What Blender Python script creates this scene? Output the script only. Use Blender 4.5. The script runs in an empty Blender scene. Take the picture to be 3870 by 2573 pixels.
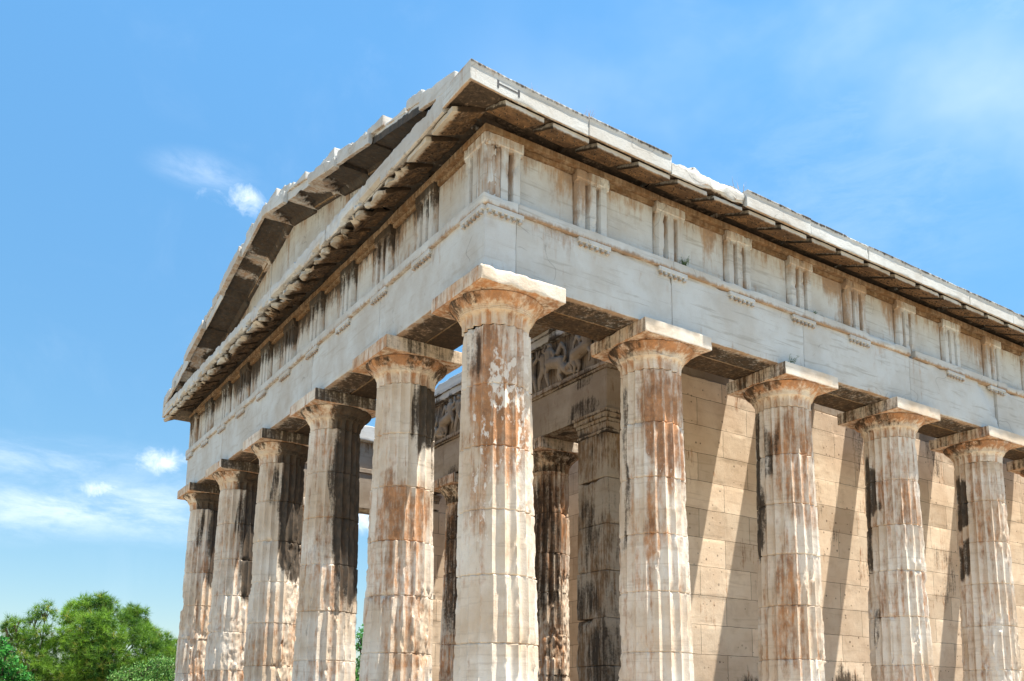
import bpy, bmesh, math, random
import numpy as np
from mathutils import Vector, Matrix
C = bpy.context.scene.collection
rng = random.Random(7)

# ------------------------------------------------------------------ camera
PX, PY, PZ = -5.4063, -9.0188, 0.8449
YAW, PITCH, ROLL, FPX = 0.9620, 0.1614, 0.0067, 3519.6
CX, CY, IW = 163.7, 815.0, 3870.0
cam_d = bpy.data.cameras.new('camera'); cam = bpy.data.objects.new('camera', cam_d); C.objects.link(cam)
_fw = Vector((math.cos(YAW)*math.cos(PITCH), math.sin(YAW)*math.cos(PITCH), math.sin(PITCH)))
_rt = Vector((math.sin(YAW), -math.cos(YAW), 0)); _up = _rt.cross(_fw)
_r2 = _rt*math.cos(ROLL)+_up*math.sin(ROLL); _u2 = _up*math.cos(ROLL)-_rt*math.sin(ROLL)
M = Matrix((( _r2.x,_u2.x,-_fw.x,PX),(_r2.y,_u2.y,-_fw.y,PY),(_r2.z,_u2.z,-_fw.z,PZ),(0,0,0,1)))
cam.matrix_world = M
cam_d.sensor_width = 36.0; cam_d.lens = FPX/IW*36.0
cam_d.shift_x = -CX/IW; cam_d.shift_y = CY/IW
cam_d.clip_start = 0.05; cam_d.clip_end = 5000
bpy.context.scene.camera = cam

def ray(u, v):          # direction through a point of the picture given on a 2358 px wide frame
    u *= 3870/2358; v *= 3870/2358
    d = _fw + _r2*((u-IW/2-CX)/FPX) - _u2*((v-2573/2-CY)/FPX)
    return d.normalized()

# ------------------------------------------------------------------ sun, sky, exposure
SUN = Vector((0.25, -0.203, 1.0)).normalized()
EL = math.asin(SUN.z); AZ = math.atan2(SUN.x, SUN.y)
sd = bpy.data.lights.new('sun', 'SUN'); sd.energy = 5.0; sd.angle = math.radians(0.53); sd.color = (1.0, 0.925, 0.80)
so = bpy.data.objects.new('sun', sd); C.objects.link(so)
so.rotation_euler = SUN.to_track_quat('Z', 'Y').to_euler()
sc = bpy.context.scene
sc.view_settings.view_transform = 'Standard'; sc.view_settings.look = 'None'
sc.view_settings.gamma = 1.0; sc.view_settings.exposure = 1.33
W = bpy.data.worlds.new('World'); sc.world = W; W.use_nodes = True
nt = W.node_tree; nt.nodes.clear()
class NB:               # small node builder
    def __init__(s, tree): s.t = tree
    def n(s, typ, ins=None, **kw):
        nd = s.t.nodes.new(typ)
        for k, v in kw.items(): setattr(nd, k, v)
        for k, v in (ins or {}).items():
            if hasattr(v, 'bl_idname') and hasattr(v, 'is_output'): s.t.links.new(v, nd.inputs[k])
            else: nd.inputs[k].default_value = v
        return nd
    def m(s, op, a, b=0.0, c=0.0, clamp=False):
        nd = s.n('ShaderNodeMath', {0: a, 1: b, 2: c}, operation=op); nd.use_clamp = clamp; return nd.outputs[0]
    def vm(s, op, a, b=(0, 0, 0), o=0):
        nd = s.n('ShaderNodeVectorMath', {0: a, 1: b}, operation=op); return nd.outputs[o]
    def rng(s, v, a, b, c=0.0, d=1.0, smooth=True):
        nd = s.n('ShaderNodeMapRange', {0: v, 1: a, 2: b, 3: c, 4: d}); nd.interpolation_type = 'SMOOTHSTEP' if smooth else 'LINEAR'; return nd.outputs[0]
    def mix(s, f, a, b, blend='MIX'):
        nd = s.n('ShaderNodeMix', data_type='RGBA', blend_type=blend)
        for i, v in ((0, f), (6, a), (7, b)):
            if hasattr(v, 'is_output'): s.t.links.new(v, nd.inputs[i])
            else: nd.inputs[i].default_value = v if i == 0 else (*v, 1)[:4]
        return nd.outputs[2]
    def noise(s, vec, scale, detail=4, rough=0.55, dist=0.0):
        return s.n('ShaderNodeTexNoise', {'Vector': vec, 'Scale': scale, 'Detail': detail, 'Roughness': rough, 'Distortion': dist}).outputs[0]
b = NB(nt)
sky = b.n('ShaderNodeTexSky'); sky.sky_type = 'NISHITA'; sky.sun_disc = False
sky.sun_elevation = EL; sky.sun_rotation = AZ; sky.altitude = 100; sky.air_density = 1.0; sky.dust_density = 0.3; sky.ozone_density = 1.0
tc = b.n('ShaderNodeTexCoord').outputs['Generated']
dirn = b.vm('NORMALIZE', tc)
fb = b.noise(dirn, 9.0, 8, 0.62, 0.5); fb2 = b.noise(b.vm('MULTIPLY', dirn, (1, 1, 1.6)), 3.0, 5, 0.5, 0.0)
tot = None
CLOUDS = [  # u, v, half width, half height, tilt, strength
    (560, 458, 95, 48, 28, .80), (515, 425, 44, 62, 40, .62), (480, 440, 60, 40, 20, .45), (440, 390, 70, 20, 0, .35), (372, 1062, 92, 46, -5, 1.0), (330, 1085, 70, 22, 0, .6),
    (238, 1125, 72, 32, 0, .9), (845, 1190, 60, 60, 0, .9)]
for (u, v, a, h, tl, st) in CLOUDS:
    c = ray(u, v); e1 = (ray(u+10, v+10*math.tan(math.radians(tl)))-c).normalized(); e2 = c.cross(e1).normalized()
    d = b.vm('SUBTRACT', dirn, tuple(c))
    x = b.m('MULTIPLY', b.vm('DOT_PRODUCT', d, tuple(e1), 1), 2358/a*FPX/3870*1.0)
    y = b.m('MULTIPLY', b.vm('DOT_PRODUCT', d, tuple(e2), 1), 2358/h*FPX/3870*1.0)
    r = b.m('SQRT', b.m('ADD', b.m('MULTIPLY', x, x), b.m('MULTIPLY', y, y)))
    g = b.m('MULTIPLY', b.rng(r, 1.35, 0.0), st)
    tot = g if tot is None else b.m('MAXIMUM', tot, g)
fine = b.m('ADD', b.m('MULTIPLY', b.noise(dirn, 46.0, 9, 0.66, 0.5), .8), b.m('MULTIPLY', b.noise(dirn, 15.0, 3, 0.5, 0.3), .2))
cl = b.rng(b.m('ADD', b.m('MULTIPLY', tot, 0.95), b.m('MULTIPLY', b.m('SUBTRACT', fine, 0.5), 1.7)), 0.34, 1.35)
cl = b.m('MULTIPLY', cl, b.rng(tot, 0.0, 0.45))
veil = b.m('MULTIPLY', b.rng(fb2, 0.42, 0.78), b.rng(b.vm('DOT_PRODUCT', dirn, tuple(ray(2150, 420)), 1), 0.86, 1.0))
veil2 = b.m('MULTIPLY', b.rng(fb, 0.5, 0.9), 0.05)
cov = b.m('MAXIMUM', b.m('MULTIPLY', cl, 0.8), b.m('ADD', b.m('MULTIPLY', veil, 0.26), veil2))
skyc = b.n('ShaderNodeHueSaturation', {'Hue': 0.487, 'Saturation': 1.36, 'Value': 1.0, 'Color': sky.outputs[0]}).outputs[0]
_z = b.n('ShaderNodeSeparateXYZ', {0: dirn}).outputs[2]      # a clearer, deeper horizon than the model's dusty one
skyc = b.vm('SCALE', skyc); skyc.node.inputs[3].default_value = 1; nt.links.new(b.rng(_z, 0.0, 0.6, 0.60, 1.36, False), skyc.node.inputs[3])
skyc = b.mix(0.055, skyc, (8.0, 8.3, 8.8))
strk = b.noise(b.vm('MULTIPLY', dirn, (7, 7, 22)), 1.7, 8, 0.66, 0.35)
for (u, v, a, h, tl, st) in [(190, 1165, 420, 75, 0, .50), (60, 1060, 330, 55, 3, .30), (430, 1200, 330, 55, 0, .34), (475, 395, 110, 40, 12, .22), (2000, 420, 520, 330, -35, .10), (2250, 160, 420, 300, -20, .14)]:
    c = ray(u, v); e1 = (ray(u+10, v+10*math.tan(math.radians(tl)))-c).normalized(); e2 = c.cross(e1).normalized(); d = b.vm('SUBTRACT', dirn, tuple(c))
    x = b.m('MULTIPLY', b.vm('DOT_PRODUCT', d, tuple(e1), 1), 2358/a*FPX/3870); y = b.m('MULTIPLY', b.vm('DOT_PRODUCT', d, tuple(e2), 1), 2358/h*FPX/3870)
    r = b.m('SQRT', b.m('ADD', b.m('MULTIPLY', x, x), b.m('MULTIPLY', y, y)))
    cov = b.m('MAXIMUM', cov, b.m('MULTIPLY', b.m('MULTIPLY', b.rng(r, 1.3, 0.0), st), b.rng(strk, .30, .72, .12, 1.0)))
skyc = b.mix(cov, skyc, (8.2, 8.5, 9.0))
bg = b.n('ShaderNodeBackground', {'Color': skyc, 'Strength': 0.077})
out = b.n('ShaderNodeOutputWorld', {'Surface': bg.outputs[0]})

# ------------------------------------------------------------------ numpy noise
def _hash(ix, iy, iz, seed):
    h = (ix*374761393 + iy*668265263 + iz*2147483647 + seed*974634777) & 0xffffffff
    h = ((h ^ (h >> 13))*1274126177) & 0xffffffff
    h = ((h ^ (h >> 16))*2246822519) & 0xffffffff
    return ((h ^ (h >> 15)) & 0xffffff)/float(0xffffff)
def vnoise(P, seed=0):
    P = np.asarray(P, dtype=np.float64); I = np.floor(P).astype(np.int64); f = P-I
    f = f*f*f*(f*(f*6-15)+10); r = 0
    for dx in (0, 1):
        wx = f[:, 0] if dx else 1-f[:, 0]
        for dy in (0, 1):
            wy = f[:, 1] if dy else 1-f[:, 1]
            for dz in (0, 1):
                wz = f[:, 2] if dz else 1-f[:, 2]
                r = r+wx*wy*wz*_hash(I[:, 0]+dx, I[:, 1]+dy, I[:, 2]+dz, seed)
    return r
def fbm(P, seed=0, octv=3):
    P = np.asarray(P, float); r = 0; a = 0.5; s = 0
    for k in range(octv): r = r+a*vnoise(P*(2**k)+k*17.3, seed+k); s += a; a *= 0.5
    return r/s
def sstep(x, a, b_):
    t = np.clip((x-a)/(b_-a), 0, 1); return t*t*(3-2*t)

# ------------------------------------------------------------------ materials
def stone(name, hi, lo, pat=((.46,.20,.07),(.24,.105,.042)), vein=(.42,.33,.24), vamt=.35, blotch=.55, pits=0.0, brick=None, bump=.35, vrot=(0,.55,0), streak=1.0, gain=.68, cracks=.0, pr=(.36,.72), po=.9, blackc=((.022,.017,.013),(.085,.058,.038))):
    m = bpy.data.materials.new(name); m.use_nodes = True; t = m.node_tree; t.nodes.clear(); k = NB(t)
    pos = k.n('ShaderNodeNewGeometry').outputs['Position']
    rnd = k.n('ShaderNodeObjectInfo').outputs['Random']
    offs = k.n('ShaderNodeCombineXYZ', {0: k.m('MULTIPLY', rnd, 31.0), 1: k.m('MULTIPLY', rnd, 17.0), 2: k.m('MULTIPLY', rnd, 23.0)}).outputs[0]
    p = k.vm('ADD', pos, offs)
    at = k.n('ShaderNodeVertexColor', layer_name='st').outputs[0]
    sp = k.n('ShaderNodeSeparateColor', {0: at}); R, G, B = sp.outputs[0], sp.outputs[1], sp.outputs[2]
    n1 = k.noise(p, 1.1, 6, .6); n1b = k.noise(p, 3.7, 5, .6)
    pv = k.vm('MULTIPLY', p, (6.5, 6.5, .75)); n2 = k.noise(pv, 1.0, 5, .6, .3)
    pv2 = k.vm('MULTIPLY', p, (9, 9, 1.3)); n2b = k.noise(k.vm('ADD', pv2, (5, 9, 2)), 1.0, 5, .62, .4)
    n2f = k.noise(k.vm('MULTIPLY', p, (24, 24, 1.6)), 1.0, 5, .65, .2)
    n3 = k.noise(k.vm('MULTIPLY', p, (15, 15, 7)), 1.0, 5, .65); n4 = k.noise(p, 70, 3, .6)
    n5 = k.noise(p, 22, 4, .7)
    mp = k.n('ShaderNodeMapping', {'Vector': p, 'Rotation': vrot, 'Scale': (1.3, 1.3, 17)}).outputs[0]
    nv = k.noise(mp, 1.0, 5, .6, .6)
    col = k.mix(k.rng(n1, .35, .68), hi, lo)
    col = k.mix(k.m('MULTIPLY', k.rng(n1b, .45, .75), blotch), col, tuple(.55*x+.45*y for x, y in zip(lo, vein)))
    col = k.mix(k.m('MULTIPLY', k.rng(nv, .54, .68), vamt), col, vein)
    col = k.mix(k.m('MULTIPLY', k.rng(n4, .5, .8), .22), col, tuple(x*.72 for x in lo))
    nc = k.noise(k.vm('MULTIPLY', p, (1, 1, 1.2)), 0.55, 3, .45, .1)
    crk = k.m('MULTIPLY', k.rng(k.m('ABSOLUTE', k.m('SUBTRACT', nc, .5)), .0, .0028, 1.0, 0.0), k.rng(n1, .52, .56))
    # patina
    pm = k.rng(k.m('ADD', R, k.m('ADD', k.m('ADD', k.m('MULTIPLY', k.m('SUBTRACT', n2, .5), 1.0*streak), k.m('MULTIPLY', k.m('SUBTRACT', n2f, .5), .8*streak)), k.m('MULTIPLY', k.m('SUBTRACT', n3, .5), .9))), pr[0], pr[1])
    pcol = k.mix(k.rng(n1b, .35, .65), pat[0], pat[1])
    pcol = k.mix(k.m('MULTIPLY', k.rng(n5, .45, .75), .35), pcol, tuple(min(1, x*1.9) for x in pat[0]))
    col = k.mix(k.m('MULTIPLY', pm, po), col, pcol)
    # lime / paint flakes over the patina
    fl = k.m('MULTIPLY', k.rng(k.m('ADD', B, k.m('SUBTRACT', n3, .5)), .55, .64), .9)
    col = k.mix(fl, col, tuple(min(1, x*1.04) for x in hi))
    col = k.mix(k.m('MULTIPLY', crk, cracks), col, (.10, .08, .06))
    # black crust
    bm = k.rng(k.m('ADD', G, k.m('ADD', k.m('ADD', k.m('MULTIPLY', k.m('SUBTRACT', n2b, .5), 1.0*streak), k.m('MULTIPLY', k.m('SUBTRACT', n2f, .5), .9*streak)), k.m('MULTIPLY', k.m('SUBTRACT', n5, .5), .7))), .36, .84)
    col = k.mix(k.m('MULTIPLY', bm, .93), col, k.mix(k.rng(n3, .35, .7), *blackc))
    h = k.m('ADD', k.m('MULTIPLY', n3, .6), k.m('ADD', k.m('MULTIPLY', n4, .35), k.m('MULTIPLY', n5, .5)))
    if brick:
        uv = k.n('ShaderNodeSeparateXYZ', {0: pos})
        bx = k.n('ShaderNodeCombineXYZ', {0: uv.outputs[0 if brick == 'x' else 1], 1: k.m('ADD', uv.outputs[2], .24), 2: 0.0}).outputs[0]
        w = k.vm('ADD', bx, k.vm('SCALE', k.n('ShaderNodeTexNoise', {'Vector': p, 'Scale': 3.0}).outputs[1], (0, 0, 0)))
        wob = k.n('ShaderNodeVectorMath', {0: k.vm('SUBTRACT', k.n('ShaderNodeTexNoise', {'Vector': p, 'Scale': 6.0, 'Detail': 3.0}).outputs[1], (.5, .5, .5)), 3: .022}, operation='SCALE').outputs[0]
        bt = k.n('ShaderNodeTexBrick', {'Vector': k.vm('ADD', bx, wob), 'Color1': (.62, .60, .58, 1), 'Color2': (1.0, 1.0, 1.0, 1), 'Mortar': (.25, .22, .2, 1), 'Scale': 1.0, 'Mortar Size': .0045, 'Mortar Smooth': .3, 'Bias': 0.0, 'Brick Width': 1.22, 'Row Height': .495})
        bt.offset = .5
        jn = k.m('MULTIPLY', bt.outputs['Fac'], k.rng(n1b, .30, .52, .15, 1.0))
        col = k.mix(1.0, col, bt.outputs['Color'], 'MULTIPLY') if False else k.mix(jn, k.mix(.8, col, k.mix(0.0, bt.outputs['Color'], (1, 1, 1)), 'MULTIPLY'), (.10, .075, .05))
        h = k.m('SUBTRACT', h, k.m('MULTIPLY', jn, 2.5))
    if pits:
        vo = k.n('ShaderNodeTexVoronoi', {'Vector': p, 'Scale': 11.0, 'Randomness': 1.0})
        pr = k.n('ShaderNodeSeparateColor', {0: vo.outputs['Color']}).outputs[0]
        pit = k.m('MULTIPLY', k.m('LESS_THAN', vo.outputs['Distance'], k.m('MULTIPLY', k.m('SUBTRACT', pr, 1-pits), .55)), k.rng(n1, .42, .6))
        col = k.mix(k.m('MULTIPLY', pit, .75), col, (.09, .06, .04)); h = k.m('SUBTRACT', h, k.m('MULTIPLY', pit, 2.0))
    if gain != 1.0: col = k.mix(1.0, col, (gain, gain, gain), 'MULTIPLY')
    bmp = k.n('ShaderNodeBump', {'Strength': bump, 'Distance': .02, 'Height': h})
    bs = k.n('ShaderNodeBsdfPrincipled', {'Base Color': col, 'Roughness': .86, 'Normal': bmp.outputs[0]})
    bs.inputs['Specular IOR Level'].default_value = .25
    k.n('ShaderNodeOutputMaterial', {'Surface': bs.outputs[0]})
    return m
MAT = {}
MAT['marble'] = stone('marble', (.77, .785, .775), (.66, .63, .58), gain=.77, vamt=.55, vein=(.45, .42, .37), blotch=.5, vrot=(0, .62, 0), cracks=.35, pr=(.30, .86), po=.8, pat=((.46,.27,.13),(.33,.19,.10)))
MAT['front'] = stone('marble_front', (.75, .76, .75), (.62, .58, .53), gain=.79, vamt=.26, blotch=.5, vrot=(.5, 0, 0), cracks=.35, pr=(.30, .86), po=.8, pat=((.44,.25,.12),(.30,.17,.09)))
MAT['column'] = stone('column_marble', (.79, .72, .63), (.63, .50, .37), gain=.98, blotch=.55, vamt=.35, vrot=(.1, .1, 0), bump=.45, pr=(.30, .80), po=.88)
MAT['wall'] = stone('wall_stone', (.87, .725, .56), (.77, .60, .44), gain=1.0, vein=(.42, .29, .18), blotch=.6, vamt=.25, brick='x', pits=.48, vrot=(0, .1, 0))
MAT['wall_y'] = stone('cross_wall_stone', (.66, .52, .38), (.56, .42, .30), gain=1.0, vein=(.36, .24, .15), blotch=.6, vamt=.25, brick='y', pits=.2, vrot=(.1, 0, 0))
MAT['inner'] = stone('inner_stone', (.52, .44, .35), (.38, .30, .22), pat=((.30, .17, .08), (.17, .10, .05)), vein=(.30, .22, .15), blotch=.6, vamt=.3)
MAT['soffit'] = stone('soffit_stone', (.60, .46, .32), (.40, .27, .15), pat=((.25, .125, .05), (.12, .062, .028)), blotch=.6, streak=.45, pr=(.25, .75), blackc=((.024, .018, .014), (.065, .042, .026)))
MAT['rustmarble'] = stone('rusty_marble', (.75, .71, .64), (.58, .50, .40), gain=.8, pat=((.36, .19, .075), (.17, .085, .035)), pr=(.28, .80), po=.95, streak=.5, blackc=((.022, .016, .012), (.06, .04, .025)))
MAT['dust'] = stone('dusty_step', (.36, .31, .25), (.28, .23, .18))
def plain(name, c, rough=.8):
    m = bpy.data.materials.new(name); m.use_nodes = True; bs = m.node_tree.nodes['Principled BSDF']
    k = NB(m.node_tree); pos = k.n('ShaderNodeNewGeometry').outputs['Position']
    n = k.noise(pos, 8, 5, .6)
    m.node_tree.links.new(k.mix(n, tuple(x*.75 for x in c), tuple(min(1, x*1.25) for x in c)), bs.inputs['Base Color']); bs.inputs['Roughness'].default_value = rough
    return m
MAT['clamp'] = plain('dark_mortar', (.045, .048, .055))

# ------------------------------------------------------------------ mesh helpers
def mk(name, V, F, mat, parent=None, st=None, sharp=35, label=None):
    """V (n,3) float, F (m,4) int quads -> one mesh object. st(P, N) -> (patina, black, flakes)"""
    me = bpy.data.meshes.new(name); V = np.ascontiguousarray(V, dtype=np.float32); F = np.ascontiguousarray(F, dtype=np.int32)
    q = F.shape[1]
    me.vertices.add(len(V)); me.vertices.foreach_set('co', V.ravel())
    me.loops.add(F.size); me.loops.foreach_set('vertex_index', F.ravel())
    me.polygons.add(len(F)); me.polygons.foreach_set('loop_start', np.arange(0, F.size, q, dtype=np.int32))
    me.polygons.foreach_set('loop_total', np.full(len(F), q, dtype=np.int32))
    me.polygons.foreach_set('use_smooth', np.ones(len(F), dtype=bool))
    me.update(calc_edges=True); me.validate()
    if sharp: me.set_sharp_from_angle(angle=math.radians(sharp))
    n = len(me.vertices); col = np.zeros((n, 4), dtype=np.float32); col[:, 3] = 1
    if st is not None:
        N = np.empty(n*3, dtype=np.float32); me.vertices.foreach_get('normal', N); N = N.reshape(-1, 3)
        r = st(np.asarray(V[:n], dtype=np.float64), N)
        for i in range(3): col[:, i] = r[i]
    ca = me.color_attributes.new('st', 'FLOAT_COLOR', 'POINT'); ca.data.foreach_set('color', col.ravel())
    if mat: me.materials.append(MAT[mat] if isinstance(mat, str) else mat)
    o = bpy.data.objects.new(name, me); C.objects.link(o)
    if parent: o.parent = parent
    if label: o['label'] = label
    return o
def lin(a, b_, step, e=.02):
    n = max(1, int(round((b_-a)/step))); L = list(np.linspace(a, b_, n+1))
    if b_-a > 3.2*e: L += [a+e*.25, a+e*.6, a+e, b_-e, b_-e*.6, b_-e*.25]
    return np.array(sorted(set(np.round(L, 5))))
def block(x, y, z, step=.08, r=.008, chip=.03, rough=.003, seed=1, freq=5.0, bias=.45, fn=None, grids=None):
    """a weathered box: rounded, chipped edges. returns V, F"""
    e = min(.045, max(.012, r+chip*.8))
    X, Y, Z = grids if grids else [lin(a[0], a[1], step, e) for a in (x, y, z)]
    nx, ny, nz = len(X), len(Y), len(Z)
    def idx(i, j, k): return (i*ny+j)*nz+k
    quads = []
    def face(A, B_, f, flip):
        a, b2 = np.meshgrid(np.arange(A-1), np.arange(B_-1), indexing='ij')
        q = np.stack([f(a, b2), f(a+1, b2), f(a+1, b2+1), f(a, b2+1)], -1).reshape(-1, 4)
        quads.append(q[:, ::-1] if flip else q)
    face(ny, nz, lambda a, c: idx(0, a, c), True); face(ny, nz, lambda a, c: idx(nx-1, a, c), False)
    face(nx, nz, lambda a, c: idx(a, 0, c), False); face(nx, nz, lambda a, c: idx(a, ny-1, c), True)
    face(nx, ny, lambda a, c: idx(a, c, 0), True); face(nx, ny, lambda a, c: idx(a, c, nz-1), False)
    Q = np.concatenate(quads); u, inv = np.unique(Q, return_inverse=True); Q = inv.reshape(-1, 4)
    k = u % nz; j = (u//nz) % ny; i = u//(ny*nz)
    P = np.stack([X[i], Y[j], Z[k]], 1)
    lo = np.array([X[0], Y[0], Z[0]]); hi = np.array([X[-1], Y[-1], Z[-1]])
    nn = fbm(P*freq, seed, 3); n2 = vnoise(P*freq*.35+9, seed+5)
    rr = r+chip*np.clip((nn-bias)*4, 0, 1.6)*sstep(n2, .3, .7)
    rr = np.minimum(rr, (hi-lo).min()*.48)[:, None]
    inn = np.clip(P, lo+rr, hi-rr); d = P-inn; L = np.linalg.norm(d, axis=1, keepdims=True)
    P = np.where(L > 1e-9, inn+d/np.maximum(L, 1e-9)*rr, P)
    if rough:
        for a in range(3): P[:, a] += (fbm(P*9+a*31, seed+11+a, 3)-.5)*2*rough
    if fn is not None: P = fn(P)
    return P, Q
def join(parts):
    Vs, Fs, o = [], [], 0
    for V, F in parts: Vs.append(V); Fs.append(F+o); o += len(V)
    return np.concatenate(Vs), np.concatenate(Fs)
def tubeY(c, axis, r0, r1, h, n=8):
    """a little peg (guttae): closed frustum, quads; axis is a unit vector"""
    ax = Vector(axis).normalized(); s = ax.orthogonal().normalized(); t = ax.cross(s)
    V = []
    for rr, hh in ((r0, 0), (r1, h), (r1*.01, h)):
        for i in range(n):
            a = 2*math.pi*i/n; V.append(Vector(c)+ax*hh+s*(rr*math.cos(a))+t*(rr*math.sin(a)))
    F = []
    for k in range(2):
        for i in range(n): F.append((k*n+i, k*n+(i+1) % n, (k+1)*n+(i+1) % n, (k+1)*n+i))
    return np.array([tuple(v) for v in V]), np.array(F)

# stains shared by the blocks: crust and rust on sheltered undersides, streaks below ledges
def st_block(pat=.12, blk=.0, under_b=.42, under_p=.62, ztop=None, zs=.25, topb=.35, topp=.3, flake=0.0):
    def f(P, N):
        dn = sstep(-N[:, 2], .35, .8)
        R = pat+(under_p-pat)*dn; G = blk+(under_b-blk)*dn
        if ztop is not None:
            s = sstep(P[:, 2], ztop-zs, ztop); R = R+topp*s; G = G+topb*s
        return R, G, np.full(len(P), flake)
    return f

temple = bpy.data.objects.new('temple', None); C.objects.link(temple)
temple['label'] = 'weathered white marble Doric temple with fluted columns and pediment against the blue sky'; temple['category'] = 'temple'

# ------------------------------------------------------------------ layout
FX = [0, 2.413]+[2.413+2.581*i for i in range(1, 11)]+[30.636]     # flank column axes along x
FY = [0, 2.413, 4.996, 7.579, 10.162, 12.575]                      # front column axes along y
ZC, AB, CF = 5.713, .5755, .438
LX, LY = FX[-1], FY[-1]
JOINT = [5.19, 4.475, 3.745, 3.01, 2.28, 1.53, .77]

# ------------------------------------------------------------------ columns
def blob(phi, z, p0, dp, z0, z1, amp, soft=.35):
    d = np.abs((phi-p0+180) % 360-180)
    return amp*(1-sstep(d, dp*.55, dp*1.25))*sstep(z, z0-soft*.5, z0+soft*.5)*(1-sstep(z, z1-soft*.5, z1+soft*.5))
def shaft(seed, lean=(0, 0), spall=(), nf=20, sub=12, scale=1.0, joints=JOINT, chipamt=1.0, ztop=5.19):
    zs = list(np.linspace(0, 1.1, 6))+list(np.arange(1.12, ztop, .035))+[ztop]
    for j in joints: zs += [j-.03, j-.012, j-.005, j, j+.005, j+.012, j+.03]
    zs = np.array(sorted(set(round(v, 4) for v in zs if 0 <= v <= ztop))); nz = len(zs); nth = nf*sub
    th = np.arange(nth)/nth*2*math.pi
    T, Zz = np.meshgrid(th, zs, indexing='ij'); T = T.ravel(); Zz = Zz.ravel()
    Rz = (.4055+(5.1-Zz)*.0194-.004*np.sin(np.clip(Zz/5.2, 0, 1)*math.pi)*0)*scale
    dr = np.searchsorted(np.sort(joints), Zz); hsh = _hash(dr, dr*0+seed, dr*0, 3); h2 = _hash(dr, dr*0+seed, dr*0+5, 4); h3 = _hash(dr, dr*0+seed, dr*0+9, 5)
    T0 = T; T = T+(hsh-.5)*.035
    u = ((T0/(2*math.pi)*nf) % 1)*2-1
    depth = .046*scale*(1-np.abs(u)**1.7)
    arr = sstep(np.abs(u), .62, 1.0)
    P = np.stack([np.cos(T)*Rz, np.sin(T)*Rz, Zz], 1)
    n1 = fbm(P*np.array([7, 7, 3.2])+seed*3.1, seed, 3); n2 = fbm(P*np.array([22, 22, 16.0])+seed, seed+3, 2); n3 = vnoise(P*1.3+seed*5.7, seed+8)
    low = sstep(3.2-Zz, -1.6, 1.6)
    n6 = fbm(P*np.array([45, 45, 9.0])+seed*2, seed+40, 2)
    ch = arr*(.001+.022*sstep(n1, .58, .62)*sstep(n6, .40, .48)+.012*sstep(n6, .63, .67))*(0.40+.60*low)*chipamt
    r = Rz-depth-ch*.9
    jd = np.min(np.abs(Zz[:, None]-np.array(joints)[None, :]), axis=1)
    big = sstep(n1, .54, .74)*sstep(n3, .35, .7)
    r = r-(1-sstep(jd, .003, .010))*(.011+.012*n2)-(1-sstep(jd, .0, .06))*big*.034*chipamt
    r = r+(n2-.5)*.003+(fbm(P*60, seed+20, 2)-.5)*.003
    # spalls: knocked-off flutes (noise) and authored ones
    sp = sstep(fbm(P*np.array([2.6, 2.6, 1.7])+seed*7.7, seed+30, 3), .645, .665)*(.30+.70*low)*.9*chipamt
    phi = np.degrees(T)
    for s in spall:
        edge = blob(phi+ (n1-.5)*50, Zz+(n1-.5)*.5, *s[:4], 1.0, .15); sp = np.maximum(sp, sstep(edge, .35, .6))
    rs = Rz-.040-(n1-.5)*.05-(n2-.5)*.030-(n6-.5)*.012
    r = r*(1-sp)+np.minimum(r+.012, rs)*sp
    k = (5.5-Zz)/5.5
    V = np.stack([np.cos(T)*r+(hsh-.5)*.010+lean[0]*k, np.sin(T)*r+(h2-.5)*.010+lean[1]*k, Zz], 1)
    i, j = np.meshgrid(np.arange(nth), np.arange(nz-1), indexing='ij'); i2 = (i+1) % nth
    F = np.stack([i*nz+j, i2*nz+j, i2*nz+j+1, i*nz+j+1], -1).reshape(-1, 4)
    return V, F
def capital(seed, scale=1.0, nf=20, sub=8, ztop=5.522, z0=5.19, spread=1.0):
    prof = [(z0-.002, .393, 1), (z0+.004, .404, 1), (z0+.05, .404, 1), (z0+.10, .408, 1), (z0+.135, .418, 1), (z0+.155, .432, .55), (z0+.160, .440, 0), (z0+.168, .443, 0), (z0+.170, .437, 0), (z0+.177, .438, 0), (z0+.179, .450, 0), (z0+.187, .452, 0), (z0+.189, .446, 0),
            (z0+.197, .448, 0), (z0+.199, .459, 0), (z0+.207, .461, 0), (z0+.21, .458, 0), (z0+.235, .490, 0), (z0+.262, .522, 0), (z0+.288, .547, 0), (z0+.308, .561, 0), (z0+.322, .566, 0), (z0+.329, .560, 0), (z0+.332, .50, 0)]
    nth = nf*sub; th = np.arange(nth)/nth*2*math.pi; V = []
    zz = np.array([q[0] for q in prof]); rr = np.array([q[1] for q in prof])*scale; ff = np.array([q[2] for q in prof]); nz = len(zz)
    T = np.repeat(th, nz); Zz = np.tile(zz, nth); R0 = np.tile(rr, nth); Fl = np.tile(ff, nth)
    u = ((T/(2*math.pi)*nf) % 1)*2-1
    P = np.stack([np.cos(T)*R0, np.sin(T)*R0, Zz], 1)
    n1 = fbm(P*9+seed*4.3, seed, 3); n2 = fbm(P*3.2+seed*2.1, seed+4, 2)
    r = R0-.040*(1-np.abs(u)**1.7)*Fl*scale-.02*sstep(n1, .6, .75)*(Zz > z0+.15)-.03*sstep(n2, .66, .74)+(n1-.5)*.006
    V = np.stack([np.cos(T)*r, np.sin(T)*r, Zz], 1)
    i, j = np.meshgrid(np.arange(nth), np.arange(nz-1), indexing='ij'); i2 = (i+1) % nth
    F = np.stack([i*nz+j, i2*nz+j, i2*nz+j+1, i*nz+j+1], -1).reshape(-1, 4)
    return V, F
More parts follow.
